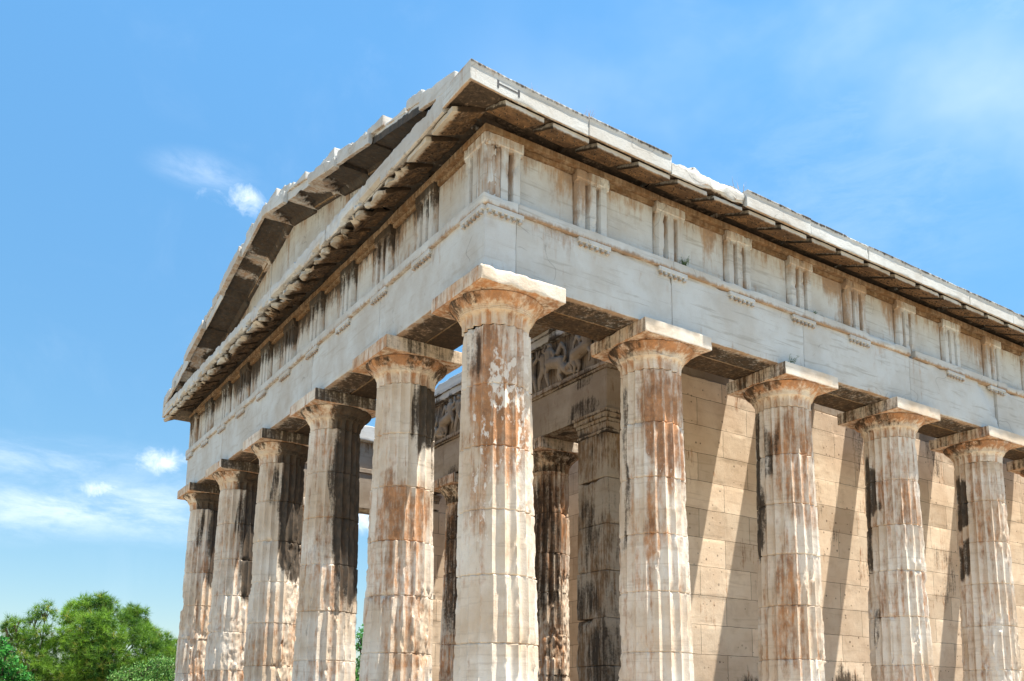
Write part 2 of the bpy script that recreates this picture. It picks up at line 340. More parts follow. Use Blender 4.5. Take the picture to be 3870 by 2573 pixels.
def st_shaft(pat, blk, base=(.20, 0.0, .12), flk=()):
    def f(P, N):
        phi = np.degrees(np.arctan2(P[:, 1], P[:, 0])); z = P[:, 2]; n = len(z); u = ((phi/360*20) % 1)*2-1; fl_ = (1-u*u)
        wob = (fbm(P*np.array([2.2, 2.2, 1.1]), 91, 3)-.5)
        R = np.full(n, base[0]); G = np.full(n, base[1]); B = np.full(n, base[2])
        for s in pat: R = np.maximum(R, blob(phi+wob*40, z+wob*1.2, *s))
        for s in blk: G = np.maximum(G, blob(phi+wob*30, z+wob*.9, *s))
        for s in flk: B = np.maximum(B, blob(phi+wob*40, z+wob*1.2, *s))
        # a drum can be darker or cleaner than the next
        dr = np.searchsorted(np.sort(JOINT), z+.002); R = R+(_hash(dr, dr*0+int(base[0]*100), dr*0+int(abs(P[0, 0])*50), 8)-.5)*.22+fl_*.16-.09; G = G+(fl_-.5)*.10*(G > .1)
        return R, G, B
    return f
def st_cap(blk=(), pat=.62, und=.25):
    def f(P, N):
        phi = np.degrees(np.arctan2(P[:, 1], P[:, 0])); z = P[:, 2]
        wn = fbm(P*np.array([3.2, 3.2, 2.0])+P[0, 0], 44, 3); u = ((phi/360*20) % 1)*2-1
        G = np.full(len(z), .06)+(.16+.55*sstep(wn, .50, .64))*sstep(z, 5.39, 5.43); R = .36+.16*(1-u*u)*(z < 5.34)+(pat-.22)*sstep(z, 5.36, 5.46)
        for s in blk: G = np.maximum(G, blob(phi, z, *s))
        return R, G, np.full(len(z), .12)
    return f
def abacus(seed, half=(AB, AB, AB, AB), chip=.035):
    return block((-half[0], half[1]), (-half[2], half[3]), (5.524, ZC-.002), step=.05, r=.007, chip=chip, rough=.004, seed=seed, freq=6)
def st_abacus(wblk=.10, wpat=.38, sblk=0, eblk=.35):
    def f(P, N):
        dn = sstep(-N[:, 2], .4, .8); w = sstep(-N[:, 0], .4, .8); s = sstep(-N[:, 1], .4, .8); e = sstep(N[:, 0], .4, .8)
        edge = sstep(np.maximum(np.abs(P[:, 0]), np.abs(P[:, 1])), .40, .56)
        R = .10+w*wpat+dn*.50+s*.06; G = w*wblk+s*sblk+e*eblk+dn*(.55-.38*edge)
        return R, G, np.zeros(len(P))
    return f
COLS = {}
def column(x, y, seed, pat=(), blk=(), base=(.22, 0, .12), spall=(), lean=(0, 0), flk=(), label=None, capblk=(), half=(AB,)*4, ab=None, chipamt=1.0, chip=.035, cpat=.62):
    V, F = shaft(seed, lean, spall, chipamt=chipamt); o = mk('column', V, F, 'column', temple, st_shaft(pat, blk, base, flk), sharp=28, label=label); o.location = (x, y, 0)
    V, F = capital(seed); c = mk('capital', V, F, 'column', o, st_cap(capblk, cpat), sharp=40)
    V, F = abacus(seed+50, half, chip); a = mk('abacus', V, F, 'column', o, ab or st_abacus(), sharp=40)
    COLS[(round(x, 2), round(y, 2))] = (o, c, a); return o
def dup_col(src, x, y):
    o, c, a = src; n = o.copy(); C.objects.link(n); n.parent = temple; n.location = (x, y, 0)
    if 'label' in n: del n['label']
    for q in (c, a):
        k = q.copy(); C.objects.link(k); k.parent = n
# the southern flank, from the corner
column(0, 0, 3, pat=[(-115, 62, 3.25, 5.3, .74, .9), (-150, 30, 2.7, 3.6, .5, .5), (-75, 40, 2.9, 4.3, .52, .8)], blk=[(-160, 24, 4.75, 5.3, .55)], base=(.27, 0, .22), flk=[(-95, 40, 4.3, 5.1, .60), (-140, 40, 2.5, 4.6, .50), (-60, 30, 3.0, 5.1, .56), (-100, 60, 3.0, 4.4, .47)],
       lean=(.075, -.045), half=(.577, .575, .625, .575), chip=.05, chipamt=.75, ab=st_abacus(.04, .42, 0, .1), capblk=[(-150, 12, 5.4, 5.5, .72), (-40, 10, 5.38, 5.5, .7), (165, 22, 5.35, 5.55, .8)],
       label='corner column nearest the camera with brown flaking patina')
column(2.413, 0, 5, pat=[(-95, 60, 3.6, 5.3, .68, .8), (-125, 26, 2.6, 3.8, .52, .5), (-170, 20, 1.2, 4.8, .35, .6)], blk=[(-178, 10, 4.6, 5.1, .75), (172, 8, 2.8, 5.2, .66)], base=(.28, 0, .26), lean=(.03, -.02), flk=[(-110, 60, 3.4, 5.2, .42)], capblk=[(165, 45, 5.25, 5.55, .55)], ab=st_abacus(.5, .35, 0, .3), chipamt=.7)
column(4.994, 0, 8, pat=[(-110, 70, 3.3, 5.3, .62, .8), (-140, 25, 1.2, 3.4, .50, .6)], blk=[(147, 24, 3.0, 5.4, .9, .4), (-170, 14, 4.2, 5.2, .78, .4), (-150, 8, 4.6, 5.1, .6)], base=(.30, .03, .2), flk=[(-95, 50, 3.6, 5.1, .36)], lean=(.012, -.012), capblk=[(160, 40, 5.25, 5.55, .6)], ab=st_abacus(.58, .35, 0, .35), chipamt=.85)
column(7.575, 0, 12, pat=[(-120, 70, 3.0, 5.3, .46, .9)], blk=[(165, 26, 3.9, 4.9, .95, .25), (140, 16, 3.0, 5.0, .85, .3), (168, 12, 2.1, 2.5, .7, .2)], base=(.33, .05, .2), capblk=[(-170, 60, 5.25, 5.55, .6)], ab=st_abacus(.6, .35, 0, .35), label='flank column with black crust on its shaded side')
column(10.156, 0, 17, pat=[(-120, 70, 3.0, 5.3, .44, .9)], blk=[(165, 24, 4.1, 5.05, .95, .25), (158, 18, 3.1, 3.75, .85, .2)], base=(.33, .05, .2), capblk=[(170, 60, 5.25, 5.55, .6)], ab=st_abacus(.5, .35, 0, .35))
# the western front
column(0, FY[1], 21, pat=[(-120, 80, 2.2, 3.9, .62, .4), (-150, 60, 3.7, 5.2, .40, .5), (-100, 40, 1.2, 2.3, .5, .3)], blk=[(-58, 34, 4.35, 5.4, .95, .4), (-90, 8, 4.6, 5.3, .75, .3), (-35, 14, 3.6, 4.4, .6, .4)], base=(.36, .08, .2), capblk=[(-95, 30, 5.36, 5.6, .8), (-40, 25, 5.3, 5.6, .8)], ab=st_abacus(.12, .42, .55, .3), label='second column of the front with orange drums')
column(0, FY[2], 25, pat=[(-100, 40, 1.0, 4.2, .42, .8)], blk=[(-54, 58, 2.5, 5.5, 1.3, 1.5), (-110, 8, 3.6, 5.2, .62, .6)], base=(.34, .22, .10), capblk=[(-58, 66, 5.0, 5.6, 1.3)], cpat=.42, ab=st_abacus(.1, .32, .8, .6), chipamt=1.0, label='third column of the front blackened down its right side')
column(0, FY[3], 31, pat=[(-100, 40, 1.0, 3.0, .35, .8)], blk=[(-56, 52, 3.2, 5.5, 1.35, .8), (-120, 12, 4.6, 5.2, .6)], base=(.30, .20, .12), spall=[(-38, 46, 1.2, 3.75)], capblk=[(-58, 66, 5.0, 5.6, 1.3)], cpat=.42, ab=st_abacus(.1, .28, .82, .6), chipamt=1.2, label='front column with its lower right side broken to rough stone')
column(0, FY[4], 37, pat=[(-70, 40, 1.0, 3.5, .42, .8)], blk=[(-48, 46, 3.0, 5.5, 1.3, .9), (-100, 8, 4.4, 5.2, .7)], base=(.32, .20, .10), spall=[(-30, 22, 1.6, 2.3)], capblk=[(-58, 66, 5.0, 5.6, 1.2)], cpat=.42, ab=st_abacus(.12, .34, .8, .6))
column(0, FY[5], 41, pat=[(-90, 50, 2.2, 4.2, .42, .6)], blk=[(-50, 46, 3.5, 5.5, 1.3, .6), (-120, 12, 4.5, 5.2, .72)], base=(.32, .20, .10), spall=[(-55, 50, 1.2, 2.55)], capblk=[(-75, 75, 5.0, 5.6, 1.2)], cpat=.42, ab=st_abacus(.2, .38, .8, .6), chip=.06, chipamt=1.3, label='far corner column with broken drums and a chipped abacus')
# the columns behind and beyond
srcs = [COLS[k] for k in ((4.99, 0), (7.58, 0), (10.16, 0), (2.41, 0))]
for i, x in enumerate(FX[5:]): dup_col(srcs[(i+1) % 4], x, 0)
for i, x in enumerate(FX[1:]): dup_col(srcs[i % 4], x, LY)
for i, y in enumerate(FY[1:-1]): dup_col(srcs[(i+2) % 4], LX, y)

# ------------------------------------------------------------------ architrave, taenia, regulae
ZT0, ZT1 = 6.535, 6.656
def st_arch(face='s', pt=.10):
    def f(P, N):
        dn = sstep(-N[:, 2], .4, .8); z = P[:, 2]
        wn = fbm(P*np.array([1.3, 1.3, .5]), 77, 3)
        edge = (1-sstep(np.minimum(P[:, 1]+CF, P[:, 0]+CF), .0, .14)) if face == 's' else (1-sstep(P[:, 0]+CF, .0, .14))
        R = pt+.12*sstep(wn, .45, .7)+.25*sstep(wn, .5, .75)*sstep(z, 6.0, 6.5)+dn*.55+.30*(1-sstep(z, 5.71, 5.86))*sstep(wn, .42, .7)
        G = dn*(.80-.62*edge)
        return R, G, np.zeros(len(P))
    return f
tri_pos_x = []; tri_pos_y = []
for i in range(len(FX)):
    if i == 0: tri_pos_x.append(-.180)
    elif i == len(FX)-1: tri_pos_x.append(LX+.19)
    else: tri_pos_x.append(FX[i])
tri_pos_x = sum([[a, (a+b2)/2] for a, b2 in zip(tri_pos_x[:-1], tri_pos_x[1:])], [])+[tri_pos_x[-1]]
ty = [-.182]+FY[1:-1]+[LY+.19]
tri_pos_y = sum([[a, (a+b2)/2] for a, b2 in zip(ty[:-1], ty[1:])], [])+[ty[-1]]
g = .0025
xs = [-.010]+FX[1:-1]+[LX+CF]
for i in range(len(xs)-1):
    near = i < 5
    V, F = block((xs[i]+g, xs[i+1]-g), (-CF, -.012), (ZC, ZT0), step=.10 if near else .4, r=.006, chip=.05 if near else .02, rough=.004, seed=100+i, freq=4.5, bias=.5)
    if i == 3:   # the corner of this block has broken away at its right-hand top
        s = sstep((V[:, 0]-xs[4]+.30)+(V[:, 2]-6.20)*.9, .0, .05)*(V[:, 1] < -.30); V[:, 1] += s*.05
    mk('architrave_block', V, F, 'marble', temple, st_arch())
    V, F = block((max(xs[i], .45)+g, xs[i+1]-g), (.012, CF), (ZC, ZT0), step=.3, r=.01, chip=.05, seed=130+i)
    mk('architrave_backing_block', V, F, 'soffit', temple, st_block(.35, .1, .72, .6))
ys = [-CF]+FY[1:-1]+[LY+CF]
for i in range(len(ys)-1):
    V, F = block((-CF, -.012), (ys[i]+(g if i else 0), ys[i+1]-g), (ZC, ZT0), step=.10, r=.006, chip=.045, rough=.004, seed=160+i, freq=4.5, bias=.5)
    mk('architrave_block', V, F, 'front', temple, st_arch('w', .08))
    V, F = block((.012, CF), (max(ys[i], .02)+g, ys[i+1]-g), (ZC, ZT0), step=.2, r=.01, chip=.05, seed=180+i)
    mk('architrave_backing_block', V, F, 'soffit', temple, st_block(.45, .3, .80, .65))
# north flank and east front: same beams, seen from inside
for i in range(len(xs)-1):
    V, F = block((xs[i]+g, xs[i+1]-g), (LY-CF, LY-.012), (ZC-.05, 6.56), step=.3, r=.008, chip=.03, seed=200+i); mk('architrave_backing_block', V, F, 'inner', temple, st_block(.15, 0, .3, .5))
    V, F = block((max(xs[i], .03)+g, xs[i+1]-g), (LY+.012, LY+CF), (ZC, ZT0), step=.5, r=.01, chip=.03, seed=230+i); mk('architrave_block', V, F, 'marble', temple, st_arch())
V, F = block((LX-CF, LX+CF), (-CF+.43, LY+CF-.43), (ZC+.003, ZT0-.003), step=.5); mk('architrave_block', V, F, 'marble', temple, st_arch())
def pegs_reg(cx, along, face):
    """regula with six guttae below a triglyph"""
    parts = []
    w = .25
    if along == 'x':
        parts.append(block((cx-w, cx+w), (face-.044, face+.02), (ZT0-.062, ZT0-.002), step=.08, r=.004, chip=.012, seed=int(cx*97) % 999, rough=.002))
        for k in range(6): parts.append(tubeY((cx-w+.042+k*.0832, face-.027, ZT0-.060), (0, 0, -1), .018, .024, .048))
    else:
        parts.append(block((face-.044, face+.02), (cx-w, cx+w), (ZT0-.062, ZT0-.002), step=.08, r=.004, chip=.012, seed=int(cx*97) % 999, rough=.002))
        for k in range(6): parts.append(tubeY((face-.027, cx-w+.042+k*.0832, ZT0-.060), (0, 0, -1), .018, .024, .048))
    return join(parts)
st_reg = lambda P, N: (.24+.45*(P[:, 2] < 6.472), .02+.14*(P[:, 2] < 6.472)+.25*sstep(-N[:, 2], .3, .8), np.zeros(len(P)))
def taenia(along, a, b_, face, seed, near=True):
    if along == 'x': return block((a, b_), (face-.048, face+.3), (ZT0, ZT1), step=.07 if near else .4, r=.005, chip=.05 if near else .01, rough=.003, seed=seed, freq=3.5, bias=.52)
    return block((face-.048, face+.3), (a, b_), (ZT0, ZT1), step=.07, r=.005, chip=.045, rough=.003, seed=seed, freq=3.5, bias=.52)
segs = [(-CF-.048, -.010)]+list(zip(xs[:-1], xs[1:]))
for i, (a, b_) in enumerate(segs):
    if a > 14: near = False
    else: near = True
    if i == 4: a += .12     # a gap where the moulding has broken off
    V, F = taenia('x', a+g, b_-g, -CF, 260+i, near); o = mk('taenia', V, F, 'marble', temple, lambda P, N: (.16+.42*sstep(-N[:, 2], .2, .7)+.25*(1-sstep(P[:, 2], ZT0, ZT0+.05)), .12*sstep(-N[:, 2], .2, .7), np.zeros(len(P))))
    for cx in tri_pos_x:
        if a-.02 <= cx < b_-.02 and cx < 22:
            if i == 4 and abs(cx-7.575) < .2: continue
            V, F = pegs_reg(cx, 'x', -CF); mk('regula', V, F, 'marble', o, st_reg)
ysT = [-CF+.265]+FY[1:-1]+[LY+CF+.036]
for i in range(len(ysT)-1):
    V, F = taenia('y', ysT[i]+g, ysT[i+1]-g, -CF, 290+i); o = mk('taenia', V, F, 'front', temple, lambda P, N: (.22+.35*sstep(-N[:, 2], .2, .7), .05+.2*sstep(-N[:, 2], .2, .7), np.zeros(len(P))))
    for cx in tri_pos_y:
        if ysT[i]-.3 <= cx < ysT[i+1]-.02 or (i == 0 and cx < 0): V, F = pegs_reg(cx, 'y', -CF); mk('regula', V, F, 'front', o, st_reg)
V, F = block((.0, LX), (LY-CF-.028, LY-.3), (6.56, 6.67), step=.4, r=.006, chip=.02, seed=310); mk('taenia', V, F, 'inner', temple, st_block(.2))

# ------------------------------------------------------------------ frieze: triglyphs and metopes
ZF1 = 7.455
def groove(u):          # u in metres from the centre of a .51 m triglyph -> depth
    w = .512; a = np.abs(u); pitch = w/3
    d = np.zeros_like(u)
    for c in (-pitch/2, pitch/2): d = np.maximum(d, np.clip(1.25-np.abs(u-c)/.030, 0, 1)*.075)
    d = np.maximum(d, np.clip(1-np.abs(a-w/2)/.042, 0, 1)*.060)
    return d
def triglyph(cx, along, face, seed, w=.512):
    us = np.array(sorted(set(np.round(np.concatenate([np.linspace(-w/2, w/2, 25), [-w/6+.0, w/6, -.2566+.04, .2566-.04, -w/6-.042, -w/6+.042, w/6-.042, w/6+.042, -w/6-.0375, -w/6-.0075, -w/6+.0075, -w/6+.0375, w/6-.0375, w/6-.0075, w/6+.0075, w/6+.0375]]), 4))))
    zs = np.array(sorted(set(np.round(np.concatenate([np.arange(ZT1, 7.30, .05), [7.29, 7.299, 7.313, 7.335, 7.346, ZF1-.05, ZF1]]), 4))))
    ds = np.array([0, .10, .2])
    def fn(P):
        front = sstep(.12-P[:, 1], .0, .1); top = 1-sstep(P[:, 2], 7.30, 7.312)
        n = fbm(np.stack([P[:, 0]*9+cx*7, P[:, 1]*9, P[:, 2]*9], 1), seed, 3)
        P[:, 1] += groove(P[:, 0])*front*top+front*.018*sstep(n, .70, .74)-front*.012*sstep(P[:, 2], 7.335, 7.345)
        return P
    V, F = block(None, None, None, grids=(us, ds, zs), r=.003, chip=.015, rough=.003, seed=seed, fn=fn, freq=7)
    if along == 'x': return V+np.array([cx, face, 0]), F
    R = np.stack([V[:, 1]+face, cx-V[:, 0], V[:, 2]], 1); return R, F
def st_fr(k=1.0, blk=.0, ax=None):
    def f(P, N):
        z = P[:, 2]; s = sstep(z, 6.95, 7.42)
        wn = fbm(P*np.array([2.2, 2.2, .8])+3, 55, 3)
        R = .19+k*.36*s+.36*sstep(wn, .46, .66); G = blk*sstep(z, 6.75, 7.3)+.40*sstep(z, 7.28, 7.46)*k+blk*.5*sstep(wn, .5, .75)
        if ax is not None:
            dp = sstep(P[:, ax]+CF, .012, .05)*(P[:, 2] < 7.33); R = R+.34*dp; G = G+.16*dp+.30*dp*sstep(z, 7.1, 7.3)  # dirt in the grooves, with occlusion shade painted in towards the top
        return R, G, np.full(len(P), .05)
    return f
V, F = block((-CF+.14, LX+CF-.14), (-CF+.14, 0.3), (ZT1, 7.56), step=.8, r=.005, chip=0, rough=0); fr = mk('frieze', V, F, 'inner', temple, st_block(.4, .3))
for i, cx in enumerate(tri_pos_x):
    V, F = triglyph(cx, 'x', -CF, 320+i); mk('triglyph', V, F, 'marble', fr, st_fr(.9, .08, 1), sharp=24)
    if i+1 < len(tri_pos_x):
        nxt = tri_pos_x[i+1]; V, F = block((cx+.256+g, nxt-.256-g), (-CF+.075, -CF+.2), (ZT1+.002, ZF1-.06), step=.06 if cx < 14 else .3, r=.004, chip=.01, rough=.003, seed=350+i); mk('metope', V, F, 'marble', fr, st_fr(1.0, .05))
        V, F = block((cx+.256+g, nxt-.256-g), (-CF+.030, -CF+.2), (ZF1-.058, ZF1-.002), step=.08, r=.004, chip=.05, rough=.003, seed=380+i, freq=4, bias=.4); mk('metope_crown', V, F, 'soffit', fr, st_block(.55, .35))
V, F = block((-CF+.145, .3), (-CF+.6, LY+CF-.14), (ZT1+.002, 7.558), step=.8, r=.005, chip=0, rough=0); fw = mk('frieze', V, F, 'inner', temple, st_block(.4, .3))
for i, cx in enumerate(tri_pos_y):
    blk = [.16, .62, .52, .7, .8, .85, .8, .75, .7, .65, .55][min(i, 10)]
    V, F = triglyph(cx, 'y', -CF, 420+i); mk('triglyph', V, F, 'front', fw, st_fr(.9, blk, 0), sharp=24)
    if i+1 < len(tri_pos_y):
        nxt = tri_pos_y[i+1]; V, F = block((-CF+.075, -CF+.2), (cx+.256+g, nxt-.256-g), (ZT1+.002, ZF1-.06), step=.06, r=.004, chip=.01, rough=.003, seed=450+i); mk('metope', V, F, 'front', fw, st_fr(1.2, blk*.8))
        V, F = block((-CF+.030, -CF+.2), (cx+.256+g, nxt-.256-g), (ZF1-.058, ZF1-.002), step=.08, r=.004, chip=.05, rough=.003, seed=480+i, freq=4, bias=.4); mk('metope_crown', V, F, 'soffit', fw, st_block(.5, .45))
V, F = block((.3, LX), (LY-CF+.05, LY+CF-.1), (6.672, 7.36), step=.5, r=.005, chip=0.01, rough=.002); mk('frieze', V, F, 'inner', temple, st_block(.2, .05, ztop=7.36, topb=.3))
V, F = block((LX-.3, LX+CF-.1), (.31, LY-CF), (ZT0+.003, 7.55), step=.8, r=.005, chip=0, rough=0); mk('frieze', V, F, 'inner', temple, st_block(.4, .3))
# bed moulding above the frieze
V, F = block((-CF-.03, LX+CF), (-CF-.03, .1), (ZF1, 7.535), step=.25, r=.006, chip=.02, seed=500); mk('bed_moulding', V, F, 'soffit', temple, st_block(.55, .42))
V, F = block((-CF-.03, .1), (.11, LY+CF+.03), (ZF1, 7.533), step=.2, r=.006, chip=.04, seed=501); mk('bed_moulding', V, F, 'soffit', temple, st_block(.5, .5))

# ------------------------------------------------------------------ cornice (geison) with mutules
GE = .961
def rise(t): return .085*np.exp(-np.maximum(t, 0)/1.1)
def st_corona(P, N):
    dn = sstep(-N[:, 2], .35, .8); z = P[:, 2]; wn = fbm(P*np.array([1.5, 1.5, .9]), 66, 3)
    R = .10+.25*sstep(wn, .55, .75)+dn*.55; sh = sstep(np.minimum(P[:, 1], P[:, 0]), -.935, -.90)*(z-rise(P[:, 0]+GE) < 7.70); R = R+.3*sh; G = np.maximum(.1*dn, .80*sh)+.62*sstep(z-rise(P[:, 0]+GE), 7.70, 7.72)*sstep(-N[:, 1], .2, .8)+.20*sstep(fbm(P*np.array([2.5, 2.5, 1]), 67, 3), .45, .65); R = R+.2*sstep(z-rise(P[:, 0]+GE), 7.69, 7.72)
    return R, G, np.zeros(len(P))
sx = [-GE, .655, 1.97, 3.30, 4.60, 5.91, 7.26, 8.59, 9.93]+[9.93+1.302*i for i in range(1, 17)]
for i in range(len(sx)-1):
    near = sx[i] < 13; dz = (.0, .012, -.012, .006, .0, -.004, .003, .0, .004)[i % 9]; dy = (.0, .008, -.004, .012, .002, .006, 0, .004, .003)[i % 9]
    er = i == 2
    def fn(P, i=i, er=er):
        lip = sstep(P[:, 2], 7.705, 7.715)
        if not er: P[:, 1] -= .014*lip*(P[:, 1] < -.85)
        else:
            n = fbm(P*np.array([3.0, 3, 3]), 12, 3); P[:, 2] -= .09*sstep(n, .35, .8)*(P[:, 2] > 7.6)*sstep(-P[:, 1], .2, .95); P[:, 1] += .05*(n)*(P[:, 2] > 7.66)*(P[:, 1] < -.8)
            P[:, 2] += .045*np.sin(np.clip((P[:, 0]-1.97)/1.33, 0, 1)*math.pi)*(P[:, 2] > 7.6)
        # drip undercut behind the fascia
        dd = np.minimum(P[:, 0], P[:, 1]) if i == 0 else P[:, 1]; und = (P[:, 2] < 7.56)*sstep(dd, -.938, -.912); P[:, 2] += und*(.03+.115*np.clip((dd+.91)/.44, 0, 1))
        P[:, 2] += rise(P[:, 0]+GE)
        return P
    V, F = block((sx[i]+(.003 if i else 0), sx[i+1]-.003), (-GE-dy, -.15), (7.508+dz*.3, 7.742+dz), step=.06 if near else .4, r=.006, chip=(.09 if er else .035) if near else .01, rough=.009 if er else .003, seed=520+i, freq=4, bias=.3 if er else .5, fn=fn,
                 grids=(lin(sx[i]+(.003 if i else 0), sx[i+1]-.003, .06 if near else .4, .03), np.array([-GE-dy, -GE-dy+.012, -.945, -.93, -.915, -.88, -.7, -.45, -.15]), lin(7.508+dz*.3, 7.742+dz, .025, .012)))
    cb = mk('cornice_block', V, F, 'marble', temple, st_corona, label='cornice block with a rough eroded top' if er else None)
    if near:
        for m in range(60):
            cx = -.215+.6445*m
            if not (sx[i] <= cx < sx[i+1]): continue
            a, b_ = cx-.262, cx+.262
            parts = []
            def fm(P):
                t = (P[:, 1]+.50)/(-.41); P[:, 2] += .165*(1-t)+rise(P[:, 0]+GE)*1.0; return P
            parts.append(block((a, b_), (-.918, -.47), (7.432, 7.508), step=.05, r=.005, chip=.035, rough=.004, seed=560+m, freq=6, bias=.46, fn=fm))
            for rr in range(3):
                for cc in range(6):
                    if rng.random() < .3: continue
                    px_, py_ = a+.055+cc*.083, -.83+rr*.125; t = (py_+.50)/(-.41)
                    parts.append(tubeY((px_, py_, 7.434+.165*(1-t)+float(rise(np.array([px_+GE]))[0])), (0, -.2, -1), .021, .015, .016, 7))
            V, F = join(parts)
            mk('mutule', V, F, 'rustmarble', cb, lambda P, N: (.80*sstep(-N[:, 2], .2, .7)+.14, .58*sstep(-N[:, 2], .2, .7)+.6*sstep(np.abs(N[:, 0]), .4, .8), np.zeros(len(P))))
# western horizontal cornice: the front edge is broken along most of its length
wy = [-.33, 1.0, 2.05, 3.30, 4.62, 5.75, 7.0, 8.2, 9.5, 10.8, 12.0, LY+GE]
for i in range(len(wy)-1):
    br = .0 if i == 0 else (.03, .05, .035, .065, .07, .05, .045, .04, .035, .02)[i-1]
    def fn(P, i=i, br=br):
        n = fbm(np.stack([P[:, 0]*2+5, P[:, 1]*4.6, P[:, 2]*3], 1), 33, 2); n2 = fbm(P*np.array([6, 9, 9]), 34, 2)
        fr_ = sstep(-P[:, 0], .55, .95); lowr = 1-sstep(P[:, 2], 7.55, 7.60)
        P[:, 0] += fr_*lowr*br*2.6*sstep(n, .44, .52)+fr_*br*.35*n2
        P[:, 2] += fr_*lowr*br*1.1*sstep(n, .46, .54)*(n2)
        und = (P[:, 2] < 7.56)*sstep(P[:, 0], -.935, -.885); P[:, 2] += und*(.03+.115*np.clip((P[:, 0]+.91)/.44, 0, 1))
        P[:, 2] -= (P[:, 2] > 7.66)*.04*sstep(n2, .52, .7)*fr_
        P[:, 2] += rise(P[:, 1]+GE)
        return P
    V, F = block((-GE, -.15), (wy[i]+.003, wy[i+1]-.003), (7.50, 7.745), r=.005, chip=.03+br*.15, rough=.004+br*.02, seed=600+i, freq=8, bias=.48, fn=fn,
                 grids=(np.array([-GE, -GE+.012, -.945, -.93, -.915, -.88, -.8, -.7, -.58, -.45, -.15]), lin(wy[i]+.003, wy[i+1]-.003, .045, .03), lin(7.50, 7.745, .03, .012)))
    cb = mk('cornice_block', V, F, 'front', temple, lambda P, N: (.18+.30*sstep(P[:, 0], -.93, -.80)+.15*(1-sstep(P[:, 2], 7.5, 7.6))+.12*sstep(fbm(P*1.7, 9, 2), .5, .7), .98*sstep(P[:, 0], -.91, -.82)*(P[:, 2]-rise(P[:, 1]+GE) < 7.71)+.30*(P[:, 2] < 7.56)*sstep(fbm(P*np.array([3, 5, 3]), 19, 2), .5, .62), np.zeros(len(P))), sharp=24, label='sharp edged cornice block beside the corner' if i == 0 else 'cornice block with a broken lower edge')
    for m in range(22):
        cy = -.215+.6475*m+(.1 if False else 0)
        if not (wy[i] <= cy < wy[i+1]) and not (m == 0 and i == 0): continue
        a, b_ = cy-.262, cy+.262; parts = []
        def fm(P, br=br, m=m):
            t = (P[:, 0]+.50)/(-.41); P[:, 2] += .165*(1-t)+rise(P[:, 1]+GE)
            n = fbm(P*np.array([4, 8, 5])+m, 40, 2); fr_ = sstep(-P[:, 0], .62, .9); P[:, 0] += fr_*br*2.6*sstep(n, .44, .54); P[:, 2] += (fbm(P*14, 41, 2)-.5)*.03*(br > 0)*fr_
            return P
        parts.append(block((-.918, -.47), (a, b_), (7.432, 7.498), step=.045, r=.006, chip=.03+br*.2, rough=.004+br*.03, seed=640+m, freq=9, bias=.46, fn=fm))
        for rr in range(3):
            for cc in range(6):
                if rng.random() < (.3 if i == 0 else .75): continue
                py_, px_ = a+.055+cc*.083, -.80+rr*.12; t = (px_+.50)/(-.41)
                parts.append(tubeY((px_, py_, 7.434+.165*(1-t)+float(rise(np.array([py_+GE]))[0])), (-.2, 0, -1), .021, .015, .016, 7))
        V, F = join(parts)
        mk('mutule', V, F, 'rustmarble', cb, sharp=22, st=lambda P, N: (.12+.65*sstep(P[:, 0], -.90, -.78), .70*sstep(P[:, 0], -.88, -.78)+.45*sstep(np.abs(N[:, 1]), .4, .8)*sstep(P[:, 0], -.9, -.8), np.zeros(len(P))))
# north flank: cornice backers and blocks whose inner faces catch the sun
V, F = block((-GE+.02, LX+.9), (LY+.1, LY+GE-.003), (7.50, 7.74), step=.3, r=.006, chip=.03, seed=680); mk('cornice_block', V, F, 'marble', temple, st_corona)
for i in range(10):
    a = .6+i*1.35
    V, F = block((a, a+1.33-rng.random()*.2), (LY-.62+rng.random()*.12, LY+.09), (7.372, 7.66+rng.random()*.12), step=.1, r=.015, chip=.07, rough=.012, seed=690+i); mk('cornice_backer', V, F, 'marble', temple, st_block(.12, 0, .45, .5))
V, F = block((LX+.1, LX+GE), (-GE+.9, LY+.09), (7.50, 7.74), step=.5); mk('cornice_block', V, F, 'marble', temple, st_corona)

# repair clamp let into the corner cornice block (an I lying on its side)
def ffc(P): P[:, 2] += rise(P[:, 0]+GE)-.005; return P
V, F = join([block((-.60, -.335), (-GE-.004, -GE+.02), (7.612, 7.632), step=.05, r=.002, chip=.002, rough=.001, fn=ffc), block((-.616, -.592), (-GE-.0045, -GE+.02), (7.568, 7.668), step=.05, r=.002, chip=.003, rough=.001, fn=ffc), block((-.342, -.318), (-GE-.0045, -GE+.02), (7.578, 7.668), step=.05, r=.002, chip=.003, rough=.001, fn=ffc)])
mk('repair_clamp', V, F, 'clamp', temple, sharp=30)

# ------------------------------------------------------------------ pediment
PKY, SL = 6.45, .233
def zlow(y): return 7.85+SL*np.minimum(y, 2*PKY-y)
V0 = []
ty_ = [.35, 1.55, 2.75, 3.85, 5.05, 6.3, 7.6, 8.85, 10.1, 11.4, 12.4]
for i in range(len(ty_)-1):
    def fn(P):
        t = (P[:, 2]-7.70)/.3; P[:, 2] = 7.70+t*np.maximum(.01, zlow(P[:, 1])+.10-7.70); return P
    V, F = block((-.40+.004*(i % 3), -.05), (ty_[i]+.003, ty_[i+1]-.003), (7.70, 8.0), step=.06, r=.005, chip=.015, rough=.004, seed=700+i, fn=fn)
    mk('tympanum_slab', V, F, 'front', temple, lambda P, N: (.20+.28*sstep(fbm(P*np.array([3, 3, .8]), 21, 3), .45, .7)+.2*sstep(P[:, 2]-zlow(P[:, 1]), -.35, .0), .12+.36*sstep(P[:, 2]-zlow(P[:, 1]), -.5, .05)*sstep(fbm(P*np.array([5, 5, 1.]), 22, 3), .35, .6), np.zeros(len(P))))
